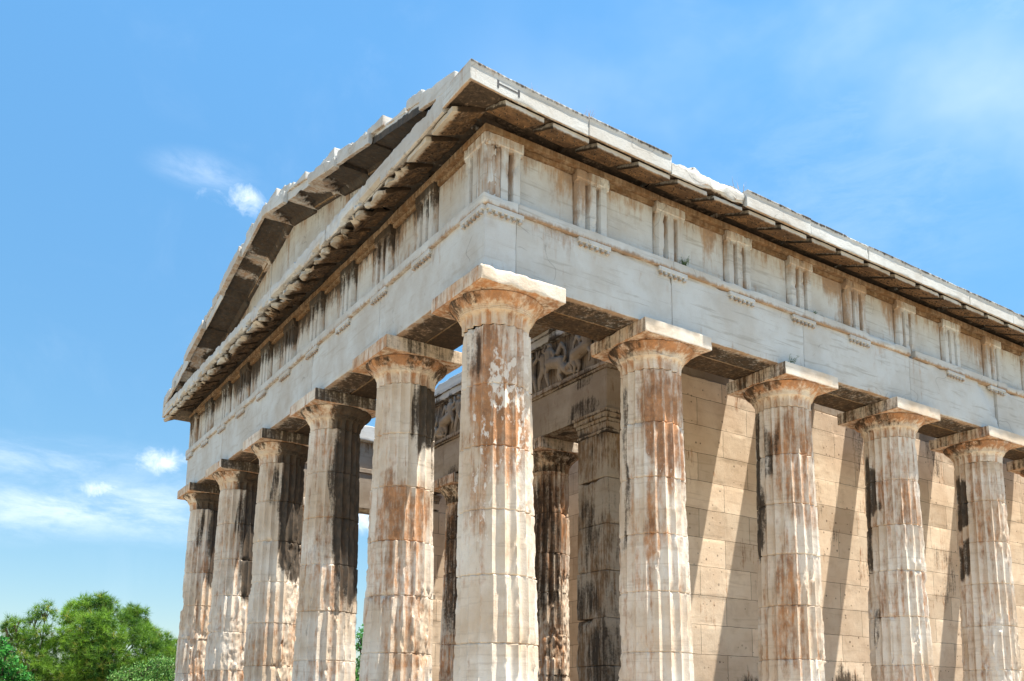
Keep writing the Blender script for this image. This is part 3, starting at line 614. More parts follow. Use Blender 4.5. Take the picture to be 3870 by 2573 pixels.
ry = [-.60, .30, 1.80, 2.95, 4.05, 5.25, 6.45, 7.65, 8.9, 10.1, 11.4, 12.5, 13.5]
for i in range(len(ry)-1):
    th = (.20, .24, .21, .19, .22, .21, .23, .21, .22, .20, .21, .20)[i]; dx = (.0, -.07, .0, .04, -.05, .02, .0, .05, -.03, .045, -.03, .0)[i]; dzr = (0, -.03, .02, -.02, .025, -.015, .0, .02, -.02, .02, -.01, 0)[i]
    def fn(P, i=i, dzr=dzr, ya=ry[i], yb=ry[i+1]):
        n = fbm(P*np.array([3, 2.6, 4]), 61, 3)
        top = (P[:, 2] > .12); P[:, 2] -= top*.05*sstep(n, .5, .72)*sstep(-P[:, 0], .5, .95)
        und = (P[:, 2] < .05)*sstep(P[:, 0], -.915, -.885)*(1-sstep(P[:, 0], -.50, -.44)); wr = .02+.42*np.clip((-.50-P[:, 0])/.42, 0, 1); rib = (1-sstep(P[:, 1]-yb, -wr-.04, -wr)) if i in (3, 4, 5) else (1-sstep(P[:, 1]-yb, -.09, -.06) if i in (7, 9) else 1.0)
        P[:, 2] += .085*und*rib
        P[:, 2] += zlow(P[:, 1])+dzr; P[:, 2] = np.maximum(P[:, 2], 7.58); return P
    V, F = block(None, None, None, grids=(np.array([-GE-dx, -GE+.012, -.94, -.915, -.9, -.885, -.8, -.65, -.5, -.46, -.44, -.3, .1]), lin(ry[i]+.004, ry[i+1]-.004, .055, .03), lin(0, th, .03, .015)), r=.007, chip=.05, rough=.006, seed=730+i, freq=4.5, bias=.46, fn=fn)
    rc = mk('raking_cornice_block', V, F, 'front', temple, lambda P, N, ya=ry[i], yb=ry[i+1], i=i: (.20+.40*sstep(-N[:, 2], .3, .8), .05+.98*sstep(P[:, 0], -.92, -.89)*(P[:, 2]-zlow(P[:, 1]) < .14)*(1-.75*sstep(P[:, 1]-yb+.02+.42*np.clip((-.50-P[:, 0])/.42, 0, 1), -.04, .0)*(i in (3, 4, 5)))*sstep(fbm(P*np.array([1.2, 1.6, 1]), 25, 3), .26, .40)+.25*sstep(-P[:, 0], .93, .96)*sstep(P[:, 2]-zlow(P[:, 1]), .12, .2), np.zeros(len(P))))
# moulding under the raking cornice, against the tympanum
for i, (a, b_) in enumerate([(.2, 3.2), (3.2, PKY), (PKY, 9.6), (9.6, 12.4)]):
    def fn(P): P[:, 2] += zlow(P[:, 1])+.035; return P
    V, F = block((-.47, -.30), (a, b_), (0, .045), step=.12, r=.006, chip=.02, seed=760+i, fn=fn); mk('raking_moulding', V, F, 'soffit', temple, st_block(.35, .2))
# broken tiles along the top of the slope
y = .35; i = 0
r2 = random.Random(5)
while y < 13.2:
    L = r2.uniform(.22, .6); h = r2.uniform(.0, .17)
    if 6.5 < y < 7.4: h = .16
    if 7.4 <= y < 9.6: h += .06
    if y > 9.6: h += .02
    if 1.0 < y < 1.8 or 5.0 < y < 5.4: h += .06
    base = .17
    tilt = r2.uniform(-.30, .08)*(1 if y < PKY else -1)
    def fn(P, y=y, L=L, tilt=tilt):
        P[:, 2] += zlow(P[:, 1])+(P[:, 1]-y-L/2)*tilt*(P[:, 2] > .2); return P
    V, F = block((-GE+.01+r2.uniform(0, .05), -.1), (y, y+L*.97), (base, base+.035+h), step=.05, r=.008, chip=.05, rough=.008, seed=780+i, freq=7, bias=.42, fn=fn)
    mk('roof_tile', V, F, 'front', temple, st_block(.10, .03)); y += L*r2.uniform(.98, 1.05); i += 1
    if i > 60: break

# ------------------------------------------------------------------ cella: walls, antae, opisthodomos
WS, WN, XW = 2.34, 10.24, 3.5
def wall_x(yface, inner, x0, x1, z1, seed, outward, mat='wall', near=True):
    """wall along x; its seen face is modelled with sunk joints and knocked edges"""
    step = .045
    def fn(P):
        n = fbm(P*np.array([4, 4, 4]), seed, 3); n2 = fbm(P*np.array([1.1, 1.1, 1.6]), seed+2, 3)
        row = np.floor((P[:, 2]+.24)/.495); zf = (P[:, 2]+.24)/.495-row
        xo = P[:, 0]/1.22+.5*(row % 2); xf = xo-np.floor(xo)
        face = (np.abs(P[:, 1]-yface) < .02)
        dj = np.minimum(np.minimum(zf, 1-zf)*.495, np.minimum(xf, 1-xf)*1.22)
        hole = sstep(n, .58, .72)*sstep(n2, .50, .62)
        dep = hole*.003+(1-sstep(dj, .0, .022))*sstep(n, .60, .66)*.010+(n-.5)*.003+(_hash(row.astype(int), np.floor(xo).astype(int), 0*row.astype(int), seed)-.5)*.010
        P[:, 1] -= outward*face*dep
        return P
    ylo, yhi = min(yface, inner), max(yface, inner)
    return block(None, None, None, grids=(lin(x0, x1, step if near else .3, .02), np.array([ylo, (ylo+yhi)/2, yhi]), lin(-.0, z1, step if near else .3, .02)), r=.006, chip=.03, rough=.002, seed=seed, fn=fn)
def st_wall(P, N):
    wn = fbm(P*np.array([1.2, 1.2, .8]), 71, 3); z = P[:, 2]
    R = .10+.26*sstep(wn, .50, .7)+.35*sstep(4.6-P[:, 0], -.9, .6)*sstep(z, 2.5, 4.6); G = .46*sstep(wn, .58, .76)+.30*sstep(4.5-P[:, 0], -.4, .6)*sstep(wn, .4, .6)+.55*(1-sstep(z, 1.1, 1.9))*sstep(wn, .42, .56)
    return R, G, np.full(len(P), .08)
V, F = wall_x(WS, WS+.75, 4.25, 16.0, 6.56, 801, -1); mk('cella_wall', V, F, 'wall', temple, st_wall)
V, F = wall_x(WS+.01, WS+.74, 16.0, 27.5, 6.56, 803, -1, near=False); mk('cella_wall', V, F, 'wall', temple, st_wall)
V, F = wall_x(WN-.75, WN, 3.46, 8.0, 6.56, 805, -1); mk('cella_wall', V, F, 'wall', temple, lambda P, N: (.2*np.ones(len(P)), .15*sstep(fbm(P*1.5, 3, 2), .5, .7), .1*np.ones(len(P))))
V, F = wall_x(WN-.74, WN-.01, 8.0, 27.5, 6.56, 807, -1, near=False); mk('cella_wall', V, F, 'wall', temple, st_wall)
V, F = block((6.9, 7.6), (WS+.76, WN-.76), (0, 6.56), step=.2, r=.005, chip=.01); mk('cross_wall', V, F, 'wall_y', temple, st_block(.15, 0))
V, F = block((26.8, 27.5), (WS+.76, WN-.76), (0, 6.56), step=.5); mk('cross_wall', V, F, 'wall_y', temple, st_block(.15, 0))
# upper wall courses with a moulding, and the wall architrave running back from the anta
V, F = block((4.26, 27.5), (WS+.03, WS+.75), (6.565, 7.35), step=.3, r=.01, chip=.04, seed=811); mk('wall_crown', V, F, 'inner', temple, st_block(.3, .2))
# antae: stacked blocks, the arrises badly knocked
def anta(y0, y1, seed, name_label):
    parts = []; z = 0; i = 0
    hs = [.745]*7
    for h in hs[:7]:
        ox = rng.uniform(-.012, .012)
        parts.append(block((3.455+ox, 4.247), (y0+ox*.5, y1-ox), (z+.003, z+h-.003), step=.05, r=.012, chip=.085, rough=.008, seed=seed+i, freq=4, bias=.44)); z += h; i += 1
    V, F = join(parts)
    a = mk('anta', V, F, 'inner', temple, lambda P, N: (.34+.2*sstep(fbm(P*1.4, 13, 2), .4, .6)-.2*(P[:, 1] > 6), .34+.34*sstep(fbm(P*np.array([2, 2, 1.3]), 14, 3), .48, .68)-.2*(P[:, 1] > 6), np.zeros(len(P))), label=name_label)
    cap = join([block((3.445, 4.26), (y0-.012, y1+.012), (5.216, 5.262), step=.06, r=.006, chip=.02, seed=seed+20), block((3.452, 4.255), (y0-.004, y1+.004), (5.263, 5.39), step=.06, r=.006, chip=.05, seed=seed+21),
                block((3.43, 4.27), (y0-.025, y1+.025), (5.391, 5.455), step=.06, r=.02, chip=.02, seed=seed+22), block((3.405, 4.29), (y0-.05, y1+.05), (5.456, 5.53), step=.06, r=.012, chip=.03, seed=seed+23), block((3.385, 4.30), (y0-.07, y1+.07), (5.531, 5.585), step=.06, r=.006, chip=.03, seed=seed+24)])
    mk('anta_capital', cap[0], cap[1], 'inner', a, lambda P, N: (np.full(len(P), .45), .18+.45*sstep(-N[:, 2], .0, .6)+.4*(P[:, 2] < 5.39)*sstep(fbm(P*6, 4, 2), .45, .55)-.2*(P[:, 1] > 6), np.zeros(len(P))))
anta(WS-.04, WS+.73, 820, 'stacked pillar blocks at the near end of the inner wall'); anta(WN-.74, WN+.03, 850, None)
# two columns between the antae
JI = [5.0, 4.29, 3.56, 2.85, 2.1, 1.4, .7]
for i, cy in enumerate((4.70, 7.88)):
    V, F = shaft(61+i, scale=.90, joints=JI, spall=[(-60, 40, 1.2, 3.2)] if i == 0 else (), chipamt=1.4, ztop=5.05)
    o = mk('inner_column', V, F, 'column', temple, st_shaft([(-130, 90, 1.0, 5.2, .55, .8)], [(-140, 60, 2.2, 5.2, .75, 1.2), (-100, 30, 1.0, 5.2, .55, .6)], (.35, .1, .05)), sharp=42); o.location = (4.0, cy, 0)
    V, F = capital(71+i, scale=.92, z0=5.05); mk('capital', V, F, 'column', o, lambda P, N: (np.full(len(P), .45), .42+.3*sstep(fbm(P*4, 2, 2), .4, .6), np.zeros(len(P))), sharp=40)
    V, F = block((-.54, .54), (-.54, .54), (5.384, 5.583), step=.06, r=.008, chip=.06, seed=75+i); mk('abacus', V, F, 'column', o, st_abacus(.5, .45, .5, .5))
# the inner beam, a ledge, the carved frieze and its crown
def st_in(P, N):
    dn = sstep(-N[:, 2], .3, .8); wn = fbm(P*np.array([1.3, 1.0, 1.3]), 15, 3)
    return .28+.25*dn, .02+.50*dn+.62*sstep(wn, .50, .60)*sstep(6.5-P[:, 2], 0, .2)*(P[:, 1] > 2.55), .1*np.ones(len(P))
for i, (a, b_) in enumerate(((WS, 4.70), (4.70, 7.88), (7.88, WN))):
    V, F = block((XW, 4.18), (a+g, b_-g), (5.587, 6.305), step=.07, r=.006, chip=.035, rough=.004, seed=880+i); mk('inner_architrave', V, F, 'inner', temple, st_in)
V, F = block((4.19, 9.0), (WS+.005, WS+.70), (6.57, 6.575), step=.4); 
V, F = join([block((XW-.025, 4.18), (WS-.025, WN+.02), (6.307, 6.345), step=.09, r=.005, chip=.02, seed=890), block((XW-.06, 4.18), (WS-.06, WN+.06), (6.346, 6.42), step=.07, r=.008, chip=.04, seed=891)])
mk('inner_ledge', V, F, 'inner', temple, lambda P, N: (.35+.2*sstep(-N[:, 2], .2, .7), .10+.4*sstep(-N[:, 2], .2, .7)+.3*sstep(fbm(P*np.array([3, 3, 3]), 4, 2), .5, .65), np.zeros(len(P))))
V, F = block((XW+.06, 4.1), (WS, WN), (6.422, 7.262), step=.1, r=.005, chip=.02, rough=.008, seed=893); cf = mk('carved_frieze', V, F, 'inner', temple, lambda P, N: (np.full(len(P), .40), .22+.34*sstep(P[:, 2], 6.9, 7.2)+.2*sstep(fbm(P*2, 5, 2), .45, .6), np.zeros(len(P))), label='inner frieze carved with battling figures')
V, F = join([block((XW-.05, 4.1), (WS-.03, WN+.03), (7.264, 7.40), step=.08, r=.006, chip=.06, rough=.006, seed=895), block((XW-.09, 4.1), (WS-.07, WN+.07), (7.402, 7.46), step=.08, r=.012, chip=.03, seed=896)])
mk('inner_crown', V, F, 'marble', temple, lambda P, N: (.25+.3*sstep(-N[:, 2], .3, .8), .02+.62*sstep(-N[:, 2], .3, .8)+.55*sstep(fbm(P*np.array([5, 5, 1]), 6, 2), .62, .7), np.zeros(len(P))))
V, F = block((XW+.02, 4.1), (WS+.3, 6.4), (7.462, 8.15), step=.1, r=.01, chip=.03, seed=897); mk('backing_course', V, F, 'inner', temple, st_block(.08, 0))
V, F = block((XW+.1, 5.2), (7.15, 9.7), (7.462, 7.78), step=.08, r=.02, chip=.10, rough=.02, seed=898, freq=3); mk('backing_course', V, F, 'marble', temple, st_block(.08, 0))
# relief figures: limbs as tapering capsules fused into one skin
def capsule(bm, p0, p1, r0, r1, n=10):
    p0, p1 = Vector(p0), Vector(p1); ax = (p1-p0); L = max(ax.length, 1e-4); ax /= L; s = ax.orthogonal().normalized(); t = ax.cross(s); rings = []
    for k in range(9):
        f = k/8
        if f < .25: a = (1-f/.25)*math.pi/2; c = p0-ax*(r0*math.sin(a)); r = r0*math.cos(a)
        elif f > .75: a = (f-.75)/.25*math.pi/2; c = p1+ax*(r1*math.sin(a)); r = r1*math.cos(a)
        else: q = (f-.25)/.5; c = p0+(p1-p0)*q; r = r0+(r1-r0)*q
        r = max(r, .001); rings.append([bm.verts.new(c+s*(r*math.cos(2*math.pi*i/n))+t*(r*math.sin(2*math.pi*i/n))) for i in range(n)])
    for a, b2 in zip(rings[:-1], rings[1:]):
        for i in range(n): bm.faces.new((a[i], a[(i+1) % n], b2[(i+1) % n], b2[i]))
    bm.faces.new(rings[0][::-1]); bm.faces.new(rings[-1])
def figure(limbs, y0, flip=1, z0=6.43, s=1.0, x0=XW+.02):
    bm = bmesh.new()
    for (a, b2, r0, r1) in limbs:
        f = lambda q: (x0-(q[2] if len(q) > 2 else 0)*s, y0+flip*q[0]*s, z0+q[1]*s)
        capsule(bm, f(a), f(b2), r0*s, r1*s)
    me = bpy.data.meshes.new('relief_figure'); bm.to_mesh(me); bm.free()
    o = bpy.data.objects.new('relief_figure', me); C.objects.link(o)
    md = o.modifiers.new('fuse', 'REMESH'); md.mode = 'VOXEL'; md.voxel_size = .011; md.use_smooth_shade = True
    sm = o.modifiers.new('soft', 'SMOOTH'); sm.factor = .5; sm.iterations = 2
    dg = bpy.context.evaluated_depsgraph_get(); ev = o.evaluated_get(dg); nm = bpy.data.meshes.new_from_object(ev)
    o.modifiers.clear(); o.data = nm; bpy.data.meshes.remove(me); nm.name = 'relief_figure'
    n = len(nm.vertices); col = np.zeros((n, 4), dtype=np.float32); co = np.empty(n*3, dtype=np.float32); nm.vertices.foreach_get('co', co); co = co.reshape(-1, 3)
    col[:, 0] = .25; col[:, 1] = .10+.45*sstep(co[:, 0], XW-.02, XW+.06); col[:, 3] = 1
    ca = nm.color_attributes.new('st', 'FLOAT_COLOR', 'POINT'); ca.data.foreach_set('color', col.ravel()); nm.materials.clear(); nm.materials.append(MAT['inner']); o.parent = cf
    return o
warrior = [((0, .74, .06), (0, .76, .06), .052, .048), ((0, .66, .05), (.01, .60, .05), .035, .04), ((.0, .60, .05), (-.01, .38, .05), .095, .075), ((-.03, .37, .05), (-.13, .20, .07), .062, .042), ((-.13, .20, .07), (-.15, .02, .05), .042, .026), ((.04, .37, .04), (.10, .19, .06), .060, .042), ((.10, .19, .06), (.15, .02, .05), .04, .026),
           ((.08, .60, .05), (.20, .52, .08), .036, .03), ((.20, .52, .08), (.27, .64, .06), .03, .022), ((-.09, .59, .05), (-.20, .66, .06), .036, .03), ((-.20, .66, .06), (-.16, .80, .05), .03, .022)]
horseman = [((-.20, .42, .05), (.14, .34, .05), .105, .115), ((.15, .36, .06), (.20, .24, .07), .10, .065), ((.20, .24, .07), (.12, .13, .08), .06, .036), ((.12, .13, .08), (.17, .0, .06), .034, .024), ((.12, .30, .03), (.05, .14, .03), .07, .035), ((.05, .14, .03), (.09, .0, .03), .033, .024), ((-.22, .40, .05), (-.32, .26, .07), .055, .035), ((-.32, .26, .07), (-.27, .12, .06), .033, .022),
            ((-.20, .44, .05), (-.20, .62, .06), .090, .10), ((-.19, .70, .06), (-.19, .74, .07), .04, .055), ((-.12, .63, .06), (-.03, .54, .09), .038, .03), ((-.03, .54, .09), (-.08, .42, .1), .03, .022), ((-.27, .62, .06), (-.38, .68, .07), .038, .03), ((-.38, .68, .07), (-.34, .80, .06), .03, .022), ((.24, .34, .03), (.33, .18, .03), .03, .016)]
fallen = [((-.16, .36, .06), (-.16, .39, .07), .055, .055), ((-.14, .30, .05), (.0, .16, .06), .085, .08), ((.0, .15, .06), (.15, .24, .08), .062, .045), ((.15, .24, .08), (.20, .05, .06), .042, .026), ((.0, .12, .04), (.18, .08, .05), .055, .04), ((.18, .08, .05), (.33, .04, .04), .038, .025), ((-.17, .27, .06), (-.24, .12, .08), .036, .03), ((-.24, .12, .08), (-.20, .01, .07), .028, .02), ((-.1, .33, .06), (.02, .42, .09), .034, .028), ((.02, .42, .09), (.0, .55, .07), .028, .02)]
cloak = [((0, .55, .02), (.12, .70, .03), .05, .04), ((.12, .70, .03), (.22, .58, .03), .04, .03), ((.22, .58, .03), (.26, .40, .02), .03, .025)]
for fg, y0, fl, s in ((horseman, 3.02, 1, .96), (fallen, 3.42, -1, .92), (horseman, 3.72, -1, .98), (warrior, 4.10, -1, .94), (warrior, 4.50, 1, .95), (fallen, 4.80, 1, .95), (horseman, 5.2, 1, .95), (warrior, 5.75, -1, .95), (warrior, 6.2, 1, .95), (horseman, 6.7, -1, .95), (warrior, 7.20, 1, .95), (horseman, 7.72, 1, .96), (fallen, 8.12, -1, .95), (warrior, 8.5, -1, .95), (horseman, 8.95, 1, .93), (warrior, 9.5, 1, .95)):
    figure(fg+(cloak if s > .95 else []), y0, fl, s=s)

# ------------------------------------------------------------------ what is left of the ceiling: beams and slabs over the southern passage, plus one beam added for shade
def beam(x0, x1, y0, y1, z0, z1, seed, name='ceiling_beam'):
    V, F = block((x0, x1), (y0, y1), (z0, z1), step=.15, r=.012, chip=.05, rough=.006, seed=seed); return mk(name, V, F, 'inner', temple, st_block(.35, .1, .35, .55))
V, F = block((.46, 3.55), (3.72, 4.45), (7.47, 7.86), step=.15, r=.012, chip=.05, rough=.006, seed=920); mk('ceiling_beam', V, F, 'inner', temple, st_block(.35, .1, .35, .55))  # added over the western passage to throw shade on the third front column
beam(2.60, 5.86, .46, WS+.2, 7.38, 7.66, 900, 'ceiling_slab'); beam(5.95, 6.50, .46, WS+.2, 7.38, 7.84, 901)
beam(7.36, 8.82, .46, WS+.2, 7.38, 7.80, 902, 'ceiling_slab')
for i, x in enumerate((9.90, 12.33, 13.75, 15.5, 17.2, 19.0)): beam(x, x+.47, .46, WS+.2, 7.38, 7.86, 903+i)
beam(20.5, 29.0, .46, WS+.2, 7.38, 7.66, 911, 'ceiling_slab'); beam(5.0, 29.0, WN-.2, LY-.46, 7.38, 7.7, 912, 'ceiling_slab')
# the roof over the main room
def roofs():
    xs_ = np.array([7.0, 12, 18, 24, 27.5]); prof = [(WS, 7.36), (WS, 7.6), (LY/2, 8.9), (WN, 7.6), (WN, 7.36), (LY/2, 8.6)]
    V = np.array([(x, a, c) for x in xs_ for a, c in prof]); n = len(prof); F = [(i*n+j, (i+1)*n+j, (i+1)*n+(j+1) % n, i*n+(j+1) % n) for i in range(len(xs_)-1) for j in range(n)]
    F += [(0, 1, 2, 5), (2, 3, 4, 5)]; o = (len(xs_)-1)*n; F += [(o+5, o+2, o+1, o), (o+5, o+4, o+3, o+2)]
    return V, np.array(F)
V, F = roofs(); mk('roof', V, F, 'inner', temple, st_block(.2))
# steps
for i, (e, z1) in enumerate(((.566, -.001), (.92, -.355), (1.27, -.71))):
    V, F = block((-e, LX+e), (-e, LY+e), (z1-.354, z1), step=1.5, r=.01, chip=.02, seed=930+i); mk('step', V, F, 'dust', temple, st_block(.2, .05))
V, F = block((-.45, .45), (-.3, .3), (-.0, .002), step=.4, r=.0005, chip=0, rough=0)

# ------------------------------------------------------------------ ground
def ground():
    m = bpy.data.materials.new('dry_earth'); m.use_nodes = True; t = m.node_tree; bs = t.nodes['Principled BSDF']; k = NB(t)
    pos = k.n('ShaderNodeNewGeometry').outputs['Position']
    n = k.noise(pos, .35, 6, .6); n2 = k.noise(pos, 9, 6, .7)
    col = k.mix(k.rng(n, .35, .65), (.36, .30, .215), (.29, .235, .16)); col = k.mix(k.m('MULTIPLY', n2, .4), col, (.42, .36, .27))
    far = k.rng(k.vm('LENGTH', pos, o=1), 45, 90); col = k.mix(far, col, (.10, .12, .045))
    t.links.new(col, bs.inputs['Base Color']); bs.inputs['Roughness'].default_value = .95
    t.links.new(k.n('ShaderNodeBump', {'Strength': .5, 'Distance': .05, 'Height': n2}).outputs[0], bs.inputs['Normal'])
    r = np.array([0, 6, 14, 22, 30, 40, 55, 80, 130, 300, 900, 2500.]); th = np.arange(64)/64*2*math.pi
    V = [(15+a*math.cos(q), 6+a*math.sin(q), -1.066-(.0 if a < 25 else .012*(min(a, 300)-25))+(.25*math.sin(a*.11+3*q) if 25 < a < 400 else 0)) for a in r for q in th]
    F = [(i*64+j, (i+1)*64+j, (i+1)*64+(j+1) % 64, i*64+(j+1) % 64) for i in range(len(r)-1) for j in range(64)]
    o = mk('ground', np.array(V), np.array(F), m, sharp=0); o['kind'] = 'structure'; o['label'] = 'pale dry earth around the temple'
ground()
def gz(x, y):
    a = math.hypot(x-15, y-6); q = math.atan2(y-6, x-15); return -1.066-(.0 if a < 25 else .012*(min(a, 300)-25))+(.25*math.sin(a*.11+3*q) if 25 < a < 400 else 0)

# ------------------------------------------------------------------ vegetation
def leafmat(name, c1, c2, c3, trans=.35):
    m = bpy.data.materials.new(name); m.use_nodes = True; t = m.node_tree; t.nodes.clear(); k = NB(t)
    at = k.n('ShaderNodeVertexColor', layer_name='st').outputs[0]; sp = k.n('ShaderNodeSeparateColor', {0: at})
    col = k.mix(sp.outputs[0], c1, c2); col = k.mix(sp.outputs[1], col, c3)
    bs = k.n('ShaderNodeBsdfPrincipled', {'Base Color': col, 'Roughness': .55}); bs.inputs['Specular IOR Level'].default_value = .3
    tr = k.n('ShaderNodeBsdfTranslucent', {'Color': col}); mx = k.n('ShaderNodeMixShader', {0: trans, 1: bs.outputs[0], 2: tr.outputs[0]})
    k.n('ShaderNodeOutputMaterial', {'Surface': mx.outputs[0]}); return m
MAT['needle'] = leafmat('pine_needles', (.018, .085, .016), (.25, .44, .045), (.34, .34, .07))
MAT['leaf'] = leafmat('broad_leaves', (.03, .15, .03), (.08, .34, .055), (.19, .33, .08), .4)
MAT['olive'] = leafmat('small_leaves', (.05, .15, .035), (.15, .32, .06), (.26, .38, .13), .3)
MAT['drygrass'] = leafmat('dry_grass', (.35, .25, .16), (.45, .33, .2), (.5, .4, .3), .3)
MAT['weed'] = leafmat('weed_leaves', (.05, .10, .03), (.10, .17, .05), (.16, .18, .07), .3)
MAT['bark'] = plain('bark', (.10, .075, .055), .9)
def nprand(seed): return np.random.RandomState(seed)
def tri_mesh(name, P, col, mat, parent):
    n = len(P)//3; F = np.arange(n*3).reshape(n, 3)
    me = bpy.data.meshes.new(name); me.vertices.add(len(P)); me.vertices.foreach_set('co', np.ascontiguousarray(P, dtype=np.float32).ravel())
    me.loops.add(n*3); me.loops.foreach_set('vertex_index', F.astype(np.int32).ravel()); me.polygons.add(n); me.polygons.foreach_set('loop_start', np.arange(0, n*3, 3, dtype=np.int32)); me.polygons.foreach_set('loop_total', np.full(n, 3, dtype=np.int32)); me.update(calc_edges=True)
    ca = me.color_attributes.new('st', 'FLOAT_COLOR', 'POINT'); ca.data.foreach_set('color', np.ascontiguousarray(col, dtype=np.float32).ravel())
    me.materials.append(MAT[mat]); o = bpy.data.objects.new(name, me); C.objects.link(o); o.parent = parent; return o
def unit(v): return v/np.maximum(np.linalg.norm(v, axis=-1, keepdims=True), 1e-9)
def needles(cents, radii, per, seed, L=.23, w=.0115, nn=20):
    """tufts of needles spread through the lobes; returns triangle points and colours"""
    r = nprand(seed); Ps, Cs = [], []
    for (c, rad) in zip(cents, radii):
        n = int(per*rad**2.2)+8
        d = unit(r.normal(size=(n, 3))); q = rad*(r.rand(n, 1)**.42); sq = np.array([1, 1, .82])
        p = np.array(c)+d*q*sq; p = p+unit(r.normal(size=(n, 3)))*.06
        out = unit(d*.8+np.array([0, 0, .55])+r.normal(size=(n, 3))*.35)
        tone = np.clip(.25+.5*r.rand()+.22*r.normal(size=n)+.12*d[:, 2], 0, 1); br = (r.rand(n) < .06)*.8  # per-lobe tone paints in shaded pockets; tuft tops are coloured lighter
        o_ = unit(out[:, None, :]*.75+r.normal(size=(n, nn, 3))*.62); Ln = L*(.6+.6*r.rand(n, nn, 1))
        side = unit(np.cross(o_, r.normal(size=(n, nn, 3))))*w
        a = p[:, None, :]+o_*.01; tri = np.stack([a-side*.6, a+side*.6, a+o_*Ln+side*.2], 2)
        cc = np.zeros((n, nn, 3, 4)); cc[..., 3] = 1; cc[..., 0] = tone[:, None, None]; cc[..., 1] = br[:, None, None]
        Ps.append(tri.reshape(-1, 3)); Cs.append(cc.reshape(-1, 4))
    return np.concatenate(Ps), np.concatenate(Cs)
def leaves(cents, radii, per, seed, L=.07, droop=0.0, fill=.5):
    r = nprand(seed); Ps, Cs = [], []
    for (c, rad) in zip(cents, radii):
        n = int(per*rad**2.1)+10
        d = unit(r.normal(size=(n, 3))); q = rad*(r.rand(n, 1)**fill); lump = 1+.25*(fbm(d*2.3+seed, seed, 2)[:, None]-.5)*2
        p = np.array(c)+d*q*lump*np.array([1, 1, .85])
        o_ = unit(d*.5+r.normal(size=(n, 3))*.8+np.array([0, 0, -droop])); s = unit(np.cross(o_, r.normal(size=(n, 3))))
        Ln = L*(.6+.8*r.rand(n, 1)); a = p; e = p+o_*Ln; m1 = p+o_*Ln*.5+s*Ln*.32; m2 = p+o_*Ln*.5-s*Ln*.32
        tri = np.stack([a, m1, e, a, e, m2], 1); cc = np.zeros((n, 6, 4)); cc[..., 3] = 1
        cc[..., 0] = np.clip(.5+.35*r.normal(size=n), 0, 1)[:, None]; cc[..., 1] = (r.rand(n) < .18)[:, None]*.7
        Ps.append(tri.reshape(-1, 3)); Cs.append(cc.reshape(-1, 4))
    return np.concatenate(Ps), np.concatenate(Cs)
def limb_mesh(paths, name, parent, mat='bark', n=7):
    Vs, Fs, o = [], [], 0
    for pts, r0, r1 in paths:
        pts = [Vector(p) for p in pts]; m = len(pts)
        for i, p in enumerate(pts):
            ax = (pts[min(i+1, m-1)]-pts[max(i-1, 0)]).normalized(); s = ax.orthogonal().normalized(); t = ax.cross(s); r = r0+(r1-r0)*i/(m-1)
            for k in range(n): a = 2*math.pi*k/n; Vs.append(tuple(p+s*(r*math.cos(a))+t*(r*math.sin(a))))
        for i in range(m-1):
            for k in range(n): Fs.append((o+i*n+k, o+i*n+(k+1) % n, o+(i+1)*n+(k+1) % n, o+(i+1)*n+k))
        o += m*n
    return mk(name, np.array(Vs), np.array(Fs), mat, parent, sharp=0)
def at(u, v, yplane):   # the place on the plane y = yplane that the photo shows at (u, v) of its 2358 px width
    d = ray(u, v); t = (yplane-PY)/d.y; return Vector((PX+d.x*t, yplane, PZ+d.z*t))
def tree(name, label, cat, lobes, kind, seed, group=None, per=None, yp=26.0, trunk_at=None, **kw):
    r = random.Random(seed); cs = []; rs = []
    pxm = (yp-PY)/(3519.6/3870*2358)        # metres per picture pixel at that depth
    for (u, v, rad, dep) in lobes:
        p = at(u, v, yp+dep); cs.append(tuple(p)); rs.append(rad*pxm)
    c0 = np.mean(np.array(cs), axis=0); bx = trunk_at[0] if trunk_at else c0[0]; by = yp+.5
    base = Vector((bx, by, gz(bx, by)-.05))
    root = bpy.data.objects.new(name, None); C.objects.link(root); root['label'] = label; root['category'] = cat
    if group: root['group'] = group
    if kind == 'needle': P, K = needles(cs, rs, per or 330, seed, **kw)
    else: P, K = leaves(cs, rs, per or 2600, seed, **kw)
    root.location = base
    off = np.array(tuple(base))
    crown = tri_mesh('crown', P-off, K, kind, root)
    hub = Vector((bx, by, base.z+(c0[2]-base.z)*.62)); paths = [([Vector((0, 0, 0)), Vector((.06, .03, (hub.z-base.z)*.5)), hub-base], .16, .09)]
    for c, rad in zip(cs, rs):
        e = Vector(c); mid = hub.lerp(e, .5)+Vector((r.uniform(-.15, .15), r.uniform(-.15, .15), -.12)); paths.append(([hub-base, mid-base, e-base], .045, .012))
        for q in range(5):
            d = Vector((r.uniform(-1, 1), r.uniform(-1, 1), r.uniform(-.4, 1))).normalized()*rad*.85; paths.append(([e-base-(e-mid)*.25, e-base+d*.5, e-base+d], .018, .006))
    limb_mesh(paths, 'trunk', root)
    return root
PINES = 'pine trees beyond the temple'
tree('pine_tree', 'tall dense pine with rounded top in the middle of the tree clump', 'tree',
     [(190, 1400, 30, 1.0), (228, 1388, 24, .6), (250, 1402, 22, .9), (205, 1440, 34, -.4), (160, 1425, 24, .5), (235, 1435, 30, -.8), (255, 1470, 36, -1.0), (200, 1490, 42, -.6), (160, 1470, 30, .2), (240, 1520, 48, -1.0), (180, 1545, 46, -.5), (260, 1570, 50, -.6), (190, 1600, 55, 0), (285, 1430, 18, .8), (300, 1415, 24, 1.2), (322, 1412, 16, .9), (312, 1445, 22, .6), (335, 1440, 12, .9), (305, 1475, 20, .6)], 'needle', 301, PINES, per=720)
